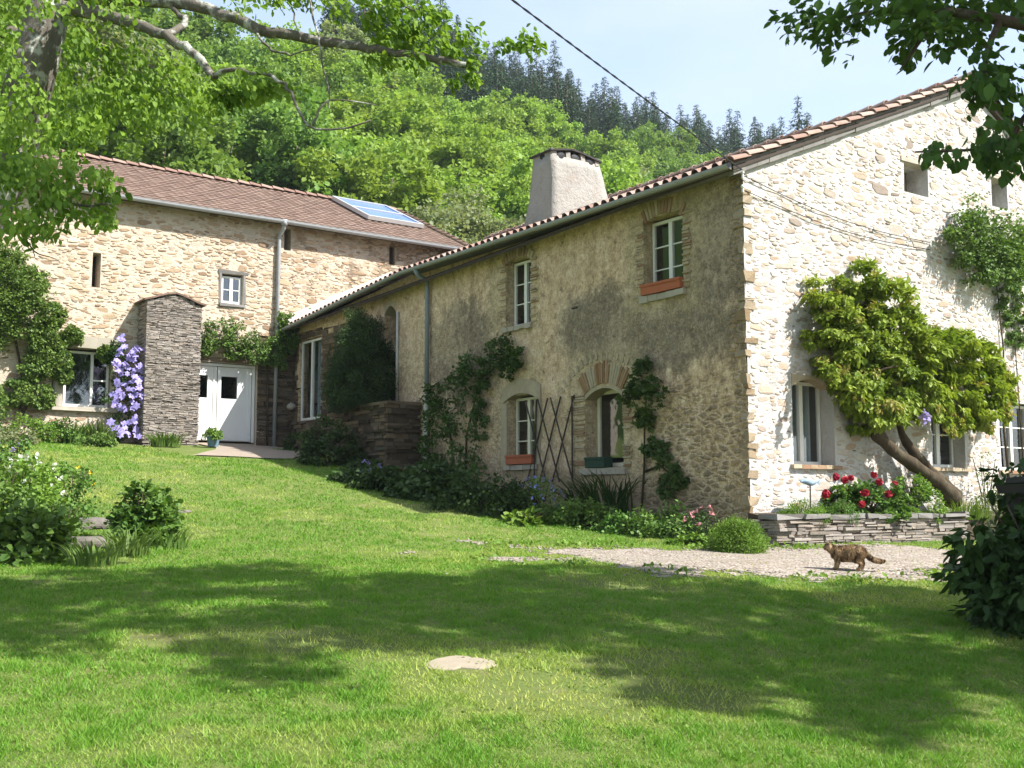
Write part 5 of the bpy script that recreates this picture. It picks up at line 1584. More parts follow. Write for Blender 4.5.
for k, (x, v, r_, h_, mt, lb) in enumerate([(-8.6, 16.0, .8, .75, 'bed', 'leafy green plant at the far left foot of the barn wall'), (-7.5, 15.9, .7, .7, 'ball', 'pale green leafy clump below the left climber on the barn'), (-6.6, 16.2, .5, .6, 'bed', 'green plant under the left corner of the barn window sill'),
                                          (-8.0, 15.0, .6, .35, 'hill_grey', 'low whitish flowering plant before the far left barn bed'), (-5.9, 15.5, .35, .3, 'ivy', 'low grey green tuft in front of the barn window')]):
    c = Wd(x, v, float(gz_l(x, v))); rose('bedding_plant', lb, c, (r_, .45, h_), L[mt], 50, 22, .08)
for x, v, n_, h_, lb in ((-5.7, 16.3, 120, .75, 'arching iris leaves below the left barn window'), (-6.3, 16.2, 90, .7, 'iris leaves under the stone column of the barn window'), (-4.2, 15.75, 140, .5, 'dense strap leaves at the foot of the stone buttress')):
    c = Wd(x, v, float(gz_l(x, v))); solo('iris_clump', lb, 'iris', c, blades(n_, c, .38, h_, .045, .7), L['blade'])
c = Wd(px_, pv_, pz + .24); arr = cat_arrays([bush_arr(c, (.25, .25, .26), 30, 16, .07, .3, .07), blades(40, c, .12, .3, .02, .6)]); solo('pot_plant', 'light green bushy plant growing in the blue grey pot', 'plant', c, arr, L['ball'])

# --- left flower bed in the lawn
bc = np.array(at(40, 540, 11.0)); 
c = gpt(145, 545, 11.3); o = rose('leafy_shrub', 'rounded leafy shrub at the right tip of the left flower bed', c, (.42, .40, .72), L['bed'], 80, 22, .10)
for px, py, Y, n_, h_, lb in ((128, 556, 10.9, 130, .42, 'grassy strap leaves in front of the leafy shrub in the left bed'), (168, 548, 11.2, 90, .38, 'grassy strap leaves at the right tip of the left bed'), (92, 566, 10.3, 80, .35, 'pale strap leaves beside the bed stones')):
    c = gpt(px, py, Y); solo('strap_leaf_clump', lb, 'plant', c, blades(n_, c, .24, h_, .022, .9), L['blade'])
specs = [(20, 560, 9.4, (.55, .5, .55), 'bed', .13, 46, 'broad leaved dark plant at the left edge of the flower bed'), (60, 545, 10.1, (.38, .35, .5), 'bed', .06, 46, 'feathery green plant left of the bed stones'), (-10, 540, 10.2, (.5, .5, .9), 'ivy', .09, 50, 'tall leafy plant at the very left of the flower bed'),
         (25, 520, 11.4, (.55, .5, .85), 'ball', .08, 60, 'tall light green plant with white flower heads in the left bed'), (70, 515, 12.2, (.45, .45, .72), 'bed', .07, 50, 'airy green plant with yellow flowers in the left bed'), (0, 500, 13, (.6, .5, .95), 'bed', .08, 50, 'tall plant with violet flowers at the back of the left bed')]
for px, py, Y, r_, mt, sz, nc, lb in specs:
    c = gpt(px, py, Y); o = rose('flower_bed_plant', lb, c, r_, L[mt], nc, 22, sz)
    if 'white' in lb: heads('white_flower', o, c, dome_points(34, c, np.array(r_) * 1.08, .9, .35), L['whitefl'], .06)
    if 'yellow' in lb: heads('yellow_flower', o, c, dome_points(9, c, np.array(r_) * 1.05, .9, .2), L['yellowfl'], .06)
    if 'violet' in lb: heads('violet_flower', o, c, dome_points(9, c, np.array(r_) * 1.0, .9, .45), L['purple'], .07)


def rock(label, c, r, sq, rot, name='bed_stone', mat=None):
    bm = bmesh.new(); bmesh.ops.create_icosphere(bm, subdivisions=3, radius=1)
    for v in bm.verts:
        p = v.co.copy(); q = 1 + .35 * mnoise.noise(p * 1.1 + Vector(c) * 3) + .12 * mnoise.noise(p * 3.5 + Vector(c)); v.co = Vector((p.x * sq[0], p.y * sq[1], max(-.6, min(.62, p.z)) * sq[2])) * r * q
    me = bpy.data.meshes.new(name); bm.to_mesh(me); bm.free(); me.materials.append(mat or M['darkslate2'])
    o = bpy.data.objects.new(name, me); C.objects.link(o); o.location = c; o.rotation_euler = (0, 0, rot)
    return tag(o, label, 'stone')


c = gpt(85, 548, 10.6); rock('flat grey stone, the lower of the two at the edge of the left bed', c + np.array([0, 0, .05]), .22, (1.3, .9, .6), .4)
c = gpt(92, 538, 11.0); rock('grey stone, the upper of the two at the edge of the left bed', c + np.array([0, 0, .18]), .2, (1.3, .9, .55), 1.2)
c = gpt(180, 512, 13.0); rock('small pale stone in the lawn right of the leafy shrub', c, .12, (1.3, 1, .4), .2)

# --- dark bush on the right
c = np.array([4.72, 9.75, gz1(4.72, 9.75)])
arr = cat_arrays([bush_arr(c, (.72, .80, 1.12), 170, 24, .165, .35, .22, zmin=-.05, droop=1.4, shape=LEAF_V * np.array([.58, 1, 1]))] +
                 [clumps([c + np.array([q[0], q[1], 0]) * t_ * .95 + np.array([0, 0, .15 + t_ * q[2]]) for t_ in (.75, .9, 1.05)], .13, 14, .17, .8, droop=1.4, shape=LEAF_V * np.array([.58, 1, 1])) for q in [np.array([math.cos(a_) * rng.uniform(.6, .98), math.sin(a_) * rng.uniform(.6, 1.0), rng.uniform(.1, 1.2)]) for a_ in rng.uniform(0, 6.28, 34)]])
plant('dark_bush', 'big dark bush with broad drooping leaves growing around the gatepost', 'bush', c, arr, L['darkbush'], stems_for(c, (.7, .6, 1.2), 9, .018), M['bark2'])
c2 = np.array([4.55, 8.0, gz1(4.55, 8.0)])
rose('dark_bush', 'low dark undergrowth below the broad leaved bush by the gatepost', c2, (.7, .7, .6), L['ivydark'], 60, 18, .14)

# ================================================================== TREES
def limb(mb, pts, r0, r1, n=9, wob=.0):
    k = len(pts); mb.tube(pts, [r0 + (r1 - r0) * (i / (k - 1)) ** .8 for i in range(k)], n)


# left tree: leaning lichen trunk at the left edge, limbs reaching right across the top
tw = MB(); cl_c = []; cl_r = []; cl_n = []
base = np.array([-5.9, 11.6, gz1(-5.9, 11.6)])
trunk = curve_pts([base + np.array([0, 0, -.2]), at(-70, 330, 11.4), at(8, 160, 11.2), at(30, 80, 11), at(48, 10, 11), at(60, -80, 11.2), at(70, -200, 11.3), at(60, -330, 11.5)], 30)
tw.tube(trunk, [.32 - .2 * i / 29 for i in range(30)], 14)
LB = [([(50, 0, 11), (110, -2, 10.9), (160, 2, 10.8), (200, 6, 10.7), (250, 26, 10.6), (300, 37, 10.5), (345, 44, 10.4), (380, 50, 10.3), (420, 55, 10.2), (468, 66, 10.1)], .085, .028),
      ([(52, 5, 11), (95, 13, 10.6), (130, 22, 10.4), (165, 36, 10.2), (192, 52, 10.1), (214, 78, 10.0)], .075, .035),
      ([(168, 34, 10.3), (185, 22, 10.6), (172, 5, 10.8), (165, -30, 11)], .04, .02),
      ([(214, 78, 10.0), (230, 70, 9.9), (270, 76, 9.8), (290, 92, 9.7), (312, 128, 9.6), (370, 122, 9.5)], .028, .008),
      ([(312, 125, 9.6), (330, 100, 9.7), (375, 105, 9.8)], .012, .005),
      ([(250, 26, 10.6), (268, 46, 10.3), (290, 55, 10.2), (320, 45, 10.1)], .018, .006),
      ([(300, -40, 10.5), (312, 10, 10.4), (318, 40, 10.2), (326, 80, 10.0), (330, 112, 9.9)], .014, .006),
      ([(285, -40, 10.6), (293, 10, 10.5), (300, 40, 10.4)], .014, .005),
      ([(15, 130, 10.8), (30, 170, 9.8), (60, 200, 9.2), (110, 205, 8.8)], .03, .008),
      ([(10, 190, 9.6), (22, 225, 9.2), (33, 250, 9.0), (60, 262, 8.9)], .014, .003),
      ([(33, 236, 9.0), (34, 256, 9.0)], .008, .003),
      ([(48, -10, 11), (160, -60, 10.8), (300, -75, 10.6), (420, -50, 10.4), (480, -20, 10.2)], .07, .008),
      ([(380, -50, 10.4), (395, -5, 10.3), (420, 15, 10.2)], .02, .006),
      ([(40, 30, 11), (-60, 40, 10.5), (-150, 80, 10)], .07, .02)]
for pts, r0, r1 in LB:
    q = curve_pts([at(*p) for p in pts], max(10, len(pts) * 4)); q = q + rng.normal(size=q.shape) * min(r0, .02) * .5
    limb(tw, q, r0, r1, 9 if r0 > .03 else 6)
def puff(px, py, Y, r, n): cl_c.append(at(px, py, Y)); cl_r.append(r); cl_n.append(n)
def fill(x0, x1, y0, y1, count, Y0, Y1, r, n):
    for _ in range(count): puff(rng.uniform(x0, x1), rng.uniform(y0, y1), rng.uniform(Y0, Y1), r * rng.uniform(.7, 1.3), n)
fill(-20, 70, -10, 130, 22, 11.7, 13.2, .30, 26)
fill(-25, 10, -10, 130, 9, 9.6, 11, .26, 24)
fill(0, 48, 20, 115, 6, 9.7, 10.5, .18, 14)
fill(60, 150, 30, 140, 24, 10.3, 12.5, .27, 26)
fill(40, 120, -15, 14, 10, 9.5, 11.5, .25, 22)
fill(130, 210, 60, 125, 14, 10.2, 12, .24, 22)
fill(200, 290, 68, 108, 8, 9.8, 10.6, .18, 20)
fill(215, 270, 74, 100, 6, 9.8, 10.1, .16, 24)
fill(-10, 50, 120, 170, 14, 9, 10.5, .24, 20)
fill(60, 110, 120, 160, 7, 9.5, 11, .2, 18)
fill(310, 400, -12, 12, 11, 10, 11, .2, 16)
fill(365, 470, 2, 60, 17, 10.1, 10.8, .18, 17)
fill(440, 540, 36, 60, 9, 10.1, 10.5, .13, 14)
fill(385, 420, 25, 72, 5, 10.1, 10.4, .14, 14)
fill(445, 480, 60, 92, 4, 10, 10.3, .1, 10)
fill(230, 310, -14, 4, 6, 10, 11, .18, 16)
near_c = len(cl_c)
fill(-10, 60, 160, 228, 20, 8.6, 9.6, .2, 13)
fill(50, 115, 168, 212, 14, 8.6, 9.2, .14, 10)
fill(85, 125, 215, 232, 3, 8.7, 8.9, .10, 8)
# crown above the picture
for _ in range(230):
    d = unit(rng.normal(size=(1, 3)))[0] * rng.random() ** .4
    p = np.array([-5.2, 11.2, 10.6]) + d * np.array([4.8, 4.2, 3.0]); u_, w_, z_ = proj(p)
    if w_ > -35: continue
    cl_c.append(p); cl_r.append(.42); cl_n.append(40)
arr = clumps(np.array(cl_c), cl_r, (np.array(cl_n) * 1.5).astype(int), .102, .8, center=np.array([-5.2, 11.2, 8]), shape=LEAF_V * np.array([.72, 1, 1]), droop=.9, up=1.1)
lt = thing('broadleaf_tree', 'leaning broadleaf tree with grey lichened limbs reaching out in front of the barn', 'tree', tuple(base))
tw.build('trunk', M['bark'], lt, base, smooth=True)
np_mesh('crown', arr[0] - base, arr[1], L['lefttree'], arr[2], lt)

# right tree: trunk outside the frame, foliage hanging in at the top right, its crown shading the lawn
tw = MB(); cl_c = []; cl_r = []; cl_n = []
base = np.array([9.2, 5.2, gz1(9.2, 5.2)])
tw.tube(curve_pts([base + np.array([0, 0, -.2]), base + np.array([-.1, .1, 2.5]), base + np.array([-.3, .1, 5]), base + np.array([-.2, .3, 8]), base + np.array([-.4, .4, 11])], 20), [.36 - .26 * i / 19 for i in range(20)], 14)
top = base + np.array([-.3, .1, 4.8])
RB = [[top, at(1250, 60, 7), at(1100, 40, 7.6), at(1000, 20, 7.8), at(900, 8, 8.0), at(800, 30, 8.2)], [at(1100, 40, 7.6), at(1030, 110, 7.6), at(1000, 145, 7.5), at(915, 152, 7.4)], [at(1000, 20, 7.8), at(985, 70, 7.7), at(1015, 130, 7.6)], [at(940, 12, 7.9), at(900, 70, 7.9)],
      [top, base + np.array([-4, .5, 7.5]), base + np.array([-7, 1.0, 8.6])], [top, base + np.array([-2, 2.4, 7.5]), base + np.array([-4, 4, 8.4])], [top, base + np.array([1.5, 1.5, 7.5]), base + np.array([2.5, 3, 9])]]
for k, pts in enumerate(RB):
    q = curve_pts(pts, 16); limb(tw, q, .11 if k in (0, 4, 5, 6) else .03, .015 if k > 3 else .006, 8)
fill(795, 870, 8, 34, 13, 7.8, 8.5, .17, 15)
fill(815, 862, 38, 58, 3, 7.9, 8.2, .09, 8)
fill(868, 985, -12, 26, 26, 7.4, 8.6, .22, 20)
fill(890, 950, 28, 46, 7, 7.6, 8.1, .14, 14)
fill(890, 912, 50, 76, 2, 7.8, 8, .08, 7)
fill(935, 980, 28, 50, 5, 7.6, 8, .13, 14)
fill(985, 1040, -12, 12, 8, 7.4, 8.2, .2, 18)
fill(968, 1035, 56, 98, 13, 7.2, 7.9, .15, 14)
fill(990, 1040, 95, 165, 14, 7.2, 7.8, .15, 14)
fill(1015, 1060, 10, 160, 14, 7.2, 7.9, .22, 16)
fill(915, 1000, 142, 160, 12, 7.2, 7.6, .10, 8)
cl_in = len(cl_c)
sun_d = np.array([-.89, .345, -1.0])
HH = 8.3
cnt = 0
for _ in range(7000):
    # where the crown must stand to keep the sun off the lawn
    gx, gy = rng.uniform(-8.5, 9), rng.uniform(5, 12.6)
    top_edge = 12.35 - .18 * abs(gx - 1.2) + .7 * math.sin(gx * 1.7) + .35 * math.sin(gx * 4.1)
    lo_edge = 7.6 - .30 * (gx + 1) if gx > -1 else 7.2 + .05 * (gx + 1)
    lo_edge += .5 * math.sin(gx * 2.3 + 1) + .35 * math.sin(gx * 5.2)
    if -1.3 < gx < .7: lo_edge = max(lo_edge, 7.75)
    if not (lo_edge < gy < top_edge): continue
    if gx < -2 and rng.random() < .05 * (-gx - 1): continue
    h = HH + rng.normal() * .9
    p = np.array([gx, gy, gz1(gx, gy)]) - sun_d * h
    u_, w_, z_ = proj(p)
    if z_ > 0 and w_ > -45 and -60 < u_ < 1090: continue
    cl_c.append(p); cl_r.append(.36); cl_n.append(32); cnt += 1
    if cnt > 900: break
n_in = cl_in
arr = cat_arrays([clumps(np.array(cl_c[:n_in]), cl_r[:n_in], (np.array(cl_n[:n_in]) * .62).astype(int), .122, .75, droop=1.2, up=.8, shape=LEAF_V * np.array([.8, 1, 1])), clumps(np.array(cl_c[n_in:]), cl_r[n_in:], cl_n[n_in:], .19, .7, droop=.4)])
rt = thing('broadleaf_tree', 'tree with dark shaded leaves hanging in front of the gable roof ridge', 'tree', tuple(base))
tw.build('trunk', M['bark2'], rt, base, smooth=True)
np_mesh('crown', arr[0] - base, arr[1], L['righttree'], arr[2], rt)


# --- wood on the hill
def make_broad(seed, h=8.5, w=3.3, nclump=160, per=115, leaf=.18):
    global rng
    old = rng; rng = np.random.default_rng(seed)
    cs = []; rs = []
    lobes = [(rng.normal(size=2) * w * .38, rng.uniform(.45, .9) * h, w * rng.uniform(.42, .7)) for _ in range(8)] + [(np.zeros(2), h * .78, w * .7), (np.zeros(2), h * .5, w * .8)]
    for k in range(nclump):
        l = lobes[k % len(lobes)]
        d = unit(rng.normal(size=(1, 3)))[0]; d[2] = d[2] * .9 + .12
        cs.append(np.array([l[0][0], l[0][1], l[1]]) + d * l[2] * rng.uniform(.7, 1.0)); rs.append(rng.uniform(.38, .75))
    arr = clumps(cs, rs, per, leaf, .75, center=(0, 0, h * .55), droop=.5, up=1.0, raw=True)
    mb = MB()
    mb.tube([(0, 0, -1), (.1, .05, h * .3), (.05, -.1, h * .8)], [.17, .13, .04], 7)
    for k in range(6):
        l = lobes[k]; z0 = h * rng.uniform(.25, .5); mb.tube([(0.05, 0, z0), (l[0][0] * .6, l[0][1] * .6, (z0 + l[1]) / 2), (l[0][0], l[0][1], l[1])], [.08, .05, .02], 5)
    rng = old
    return arr, mb


def make_conifer(seed, h=14, w=2.5):
    global rng
    old = rng; rng = np.random.default_rng(seed)
    P = []; AXs = []; S = []
    nl = 36
    for k in range(nl):
        s = .10 + .9 * k / nl; z = h * s; rad = w * (1 - s) ** .8 * rng.uniform(.75, 1.15) + .15
        for b in range(13 if s < .8 else 8):
            a = rng.random() * 6.28; dr = np.array([math.cos(a), math.sin(a), 0]); rb = rad * rng.uniform(.65, 1.1)
            m = max(3, int(rb / .13))
            for i in range(m):
                q = (i + rng.random()) / m
                P.append(dr * rb * q + np.array([0, 0, z - .30 * rb * q ** 1.4 + rng.normal() * .06])); AXs.append(dr * .9 + rng.normal(size=3) * .45 + np.array([0, 0, -.35])); S.append(.62 * rng.uniform(.6, 1.2) * (.5 + .5 * (1 - s)))
    P = np.array(P); n = len(P)
    arr = leaf_arrays(P, np.array(S), np.array(AXs), rng.normal(size=(n, 3)) * .5 + np.array([0, 0, 1]), NARROW_V * np.array([1.0, 1, 1]))
    mb = MB(); mb.tube([(0, 0, -1), (0, 0, h * .5), (0, 0, h * .99)], [.22, .13, .02], 7)
    rng = old
    return arr, mb


def proto_tree(name, arr, mb, mat, bark):
    o = bpy.data.objects.new(name, None); C.objects.link(o)
    np_mesh('crown', arr[0], arr[1], mat, arr[2], o); mb.build('trunk', bark, o, smooth=True)
    return o


KIND = {'lime': ('bright yellow green leafy tree in the wood on the hillside', 'yellow green trees on the wooded hillside', 'hill_lime'),
        'mid': ('mid green leafy tree in the wood on the hillside', 'mid green trees on the wooded hillside', 'hill_mid'),
        'grey': ('grey green leafy tree in the wood on the hillside', 'grey green trees on the wooded hillside', 'hill_grey')}
PROT = {}
shapes = [make_broad(100 + i, *p) for i, p in enumerate([(8.5, 3.3), (9.5, 3.0), (7.5, 3.6), (10, 3.4), (6.5, 2.7)])]
for kd, (lb, gr, mt) in KIND.items():
    for i, (arr, mb) in enumerate(shapes):
        PROT[(kd, i)] = (arr, mb, mt)
used = {}


def put_tree(kd, i, loc, s, rz):
    lb, gr, mt = KIND[kd]
    if (kd, i) not in used:
        arr, mb, _ = PROT[(kd, i)]
        used[(kd, i)] = proto_tree('hillside_tree', arr, mb, L[mt], M['bark2']); o = used[(kd, i)]
    else: o = copy_tree(used[(kd, i)])
    o.location = loc; o.rotation_euler = (0, 0, rz); o.scale = (s, s, s * random.uniform(.9, 1.15)); tag(o, lb, 'tree', gr)
    return o


placed = []
v = 29.0
nb = 0
while v < 92:
    sp = 3.6 + (v - 29) * .030
    x = -46 + random.uniform(0, sp)
    while x < 95:
        xx, vv = x + random.uniform(-.3, .3) * sp, v + random.uniform(-.35, .35) * sp
        z = float(gz_l(xx, vv)); p = Wd(xx, vv, z); u_, w_, z_ = proj(p + np.array([0, 0, 6.0]))
        lim = 78 + random.uniform(-5, 5)
        x += sp * random.uniform(.85, 1.25)
        if u_ < -30 or u_ > 830 or vv > lim: continue
        if w_ < -75: continue
        if w_ > 330: continue
        # the house hides what stands low behind it
        nz1 = vnoise(np.array([xx * .07 + 30]), np.array([vv * .07 + 30]), 21)[0]
        kd = 'lime' if nz1 + random.uniform(-.15, .15) > .5 else 'mid'
        if random.random() < .06: kd = 'grey'
        if 185 < u_ < 255 and vv < 36: continue        # gap with bare trunks
        put_tree(kd, random.randrange(5), tuple(p), random.uniform(.75, 1.12) * (1 + (vv - 29) * .004), random.uniform(0, 6.28)); nb += 1
    v += sp * .92
print('hill trees', nb)
# grey green tree just behind the barn
pg = Wd(9.5, 27.5, 0)
cg = at(472, 240, 46.0); cg = np.array([cg[0], cg[1], gz1(cg[0], cg[1])])
arr, mb = make_broad(333, 9.8, 3.4, 230, 110, .14)
o = proto_tree('grey_green_tree', arr, mb, L['hill_grey'], M['bark2']); o.location = cg; tag(o, 'large fine leaved grey green tree right behind the barn roof end', 'tree')
# bare trunks in the gap
mb0 = MB(); mb0.tube([(0, 0, -1), (.1, 0, 3), (0.02, .1, 8.5)], [.13, .1, .05], 6)
b0 = None
for k in range(9):
    u_ = 186 + k * 8.0 + random.uniform(-3, 3); Y = random.uniform(46, 54); c = at(u_, 160, Y); c = np.array([c[0], c[1], gz1(c[0], c[1])])
    if b0 is None: o = b0 = mb0.build('bare_trunk', M['bark2'], smooth=True)
    else: o = b0.copy(); C.objects.link(o)
    o.location = c; o.rotation_euler = (random.uniform(-.06, .06), random.uniform(-.06, .06), random.random() * 6); o.scale = (1, 1, random.uniform(.45, .6)); tag(o, 'thin bare trunk in the dark gap of the wood behind the barn roof', 'tree trunk', 'bare trunks in the dark gap of the wood')
# conifers on the crest
cp = [proto_tree('conifer', *make_conifer(500 + i, hh, ww), L['conifer'], M['bark2']) for i, (hh, ww) in enumerate([(15.5, 4.1), (18, 3.9), (13.5, 4.2)])]
n_c = 0; v = 80.0; first = [True] * 3
while v < 122:
    x = -20
    while x < 150:
        xx, vv = x + random.uniform(-1.2, 1.2), v + random.uniform(-1.4, 1.4); x += random.uniform(2.2, 3.4)
        z = float(gz_l(xx, vv)); p = Wd(xx, vv, z); u_, w_, _ = proj(p + np.array([0, 0, 8.0]))
        if u_ < 330 or u_ > 850 or w_ < -40: continue
        i = random.randrange(3)
        if first[i]: o = cp[i]; first[i] = False
        else: o = copy_tree(cp[i])
        s = random.uniform(.62, 1.0); o.location = p; o.scale = (s, s, s * random.uniform(.9, 1.15)); o.rotation_euler = (0, 0, random.random() * 6.28)
        tag(o, 'dark blue green conifer on the crest of the wooded hill', 'conifer', 'conifers along the crest of the hill'); n_c += 1
    v += 4.4
print('conifers', n_c)

# ================================================================== GRASS
def grass():
    N = 620000
    u = rng.random(N)
    Y = 3.6 * (30 / 3.6) ** (u ** .9)                # denser near the camera
    X = (rng.random(N) * 2 - 1) * (.53 * Y + .6)
    dx = X - CORNER[0]; dy = Y - CORNER[1]; lx = dx * AX[0] + dy * AX[1]; lv = dx * AV[0] + dy * AV[1]
    keep = ~((lx > -.9) & (lv > -.3)) & ~((lv > 16.0)) & ~((lx > -.1) & (lv > -.75)) & ~((lx > -1.1) & (lv > 9.3)) & ~((lx > _al[0] - .1) & (lx < _ar[0] + .4) & (lv > min(_al[1], _ar[1]) - .05 + .15 * np.sin(lx * 5)))
    pdist = path_dist(X, Y)
    rg = ragged(X, Y)
    keep &= (rg > rng.normal(size=N) * .05 - .02) | (rng.random(N) < .05)
    keep &= ~((rg < .35) & (rng.random(N) < .55 * np.clip(1 - rg / .35, 0, 1)))
    keep &= np.hypot((X - sp_[0]) / 1.0, (Y - sp_[1]) / 1.15) > .19
    n1 = vnoise(X * .9 + 40, Y * .9 + 40, 31); n2 = vnoise(X * 3.3 + 40, Y * 3.3 + 40, 32); n3 = vnoise(X * .3 + 10, Y * .3 + 10, 33)
    bare = (n1 * .6 + n2 * .4)
    keep &= rng.random(N) > np.clip((bare - .61) * 5, 0, .85)
    X, Y, n1, n2, n3, pdist = X[keep], Y[keep], n1[keep], n2[keep], n3[keep], pdist[keep]
    n = len(X); Z = gz(X, Y)
    n4 = vnoise(X * 6.5 + 20, Y * 6.5 + 20, 38); n5 = vnoise(X * 14 + 20, Y * 14 + 20, 39)
    h = (.017 + .020 * rng.random(n)) * (.45 + 1.1 * n4 * (.5 + n5)) * (.75 + .5 * n2) * (1 + .25 * np.clip(Y - 6, 0, 20) / 10)
    w = .0038 + .00075 * Y
    a = rng.random(n) * 6.283; b = rng.random(n) * 6.283; lean = h * (.3 + 1.1 * rng.random(n))
    P = np.stack([X, Y, Z - .004], -1)
    sd = np.stack([np.cos(a), np.sin(a), np.zeros(n)], -1) * (w / 2)[:, None]
    tip = P + np.stack([np.cos(b) * lean, np.sin(b) * lean, h], -1)
    V = np.stack([P - sd, P + sd, tip], 1).reshape(-1, 3)
    F = np.arange(3 * n).reshape(-1, 3)
    dryn = np.clip((n1 - .52) * 2.0 + (n2 - .5) * 1.0 + (n3 - .5) * 1.2 + .12 * np.clip((Y - 8) / 8, 0, 1), 0, 1)
    T = np.clip(dryn * .85 + rng.normal(size=n) * .12 + .09 + .25 * (pdist < .35) + (.5 - n4) * .42 + (.5 - n5) * .25, 0, 1)
    o = np_mesh('grass', V, F, L['grass'], np.repeat(T, 3)); tag(o, 'short mown grass with dry yellowish patches covering the lawn', 'grass', None, 'stuff')
    print('grass blades', n)


grass()
X = rng.uniform(-5, 6, 26000); Y = rng.uniform(4.2, 14, 26000)
k_ = (np.abs(X) < .5 * Y + .3) & (ragged(X, Y) > .1) & (vnoise(X * 1.5 + 9, Y * 1.5 + 9, 51) * .6 + vnoise(X * 6 + 9, Y * 6 + 9, 52) * .4 > .56)
P = np.stack([X[k_], Y[k_], gz(X[k_], Y[k_]) + .014 + rng.random(k_.sum()) * .018], -1)
a_ = leaves_at(P, .017, None, -.3, 2.2); o = np_mesh('clover', a_[0], a_[1], L['ball'], a_[2]); tag(o, 'patches of clover and small broad leaves growing among the lawn grass', 'clover', None, 'stuff')
# clover and broad weeds along the gravel edge
X = rng.uniform(-2, 6, 9000); Y = rng.uniform(11, 17.5, 9000); pdv = path_dist(X, Y); lx = (X - CORNER[0]) * AX[0] + (Y - CORNER[1]) * AX[1]; lv = (X - CORNER[0]) * AV[0] + (Y - CORNER[1]) * AV[1]
k_ = (pdv > 0) & (pdv < .45) & ~((lx > -.1) & (lv > -.75)) & (vnoise(X * 1.8, Y * 1.8, 44) > .45)
P = np.stack([X[k_], Y[k_], gz(X[k_], Y[k_]) + .02 + rng.random(k_.sum()) * .06], -1)
a_ = leaves_at(P, .05, None, .1, 1.2); o = np_mesh('edge_weeds', a_[0], a_[1], L['ball'], a_[2]); tag(o, 'low leafy weeds growing along the gravel path edge', 'weeds', None, 'stuff')

X = rng.uniform(-2, 8, 9000); Y = rng.uniform(11, 18, 9000); rg = ragged(X, Y); lx = (X - CORNER[0]) * AX[0] + (Y - CORNER[1]) * AX[1]; lv = (X - CORNER[0]) * AV[0] + (Y - CORNER[1]) * AV[1]
k_ = (np.abs(rg) < .30) & ~((lx > -.1) & (lv > -.75)); X, Y = X[k_], Y[k_]; n_ = len(X); sz = rng.uniform(.008, .028, n_)
oct_ = np.array([(1, 0, 0), (0, 1, 0), (-1, 0, 0), (0, -1, 0), (0, 0, .6), (0, 0, -.6)], float); of = np.array([(0, 1, 4), (1, 2, 4), (2, 3, 4), (3, 0, 4), (1, 0, 5), (2, 1, 5), (3, 2, 5), (0, 3, 5)])
V = np.stack([X, Y, gz(X, Y) + .010], -1)[:, None] + oct_[None] * sz[:, None, None] * rng.uniform(.6, 1.3, (n_, 6, 1))
o = np_mesh('loose_pebbles', V.reshape(-1, 3), (of[None] + 6 * np.arange(n_)[:, None, None]).reshape(-1, 3), M['slate'], np.repeat(rng.random(n_), 6)); tag(o, 'loose pebbles spilling from the gravel into the grass', 'pebbles', None, 'stuff')

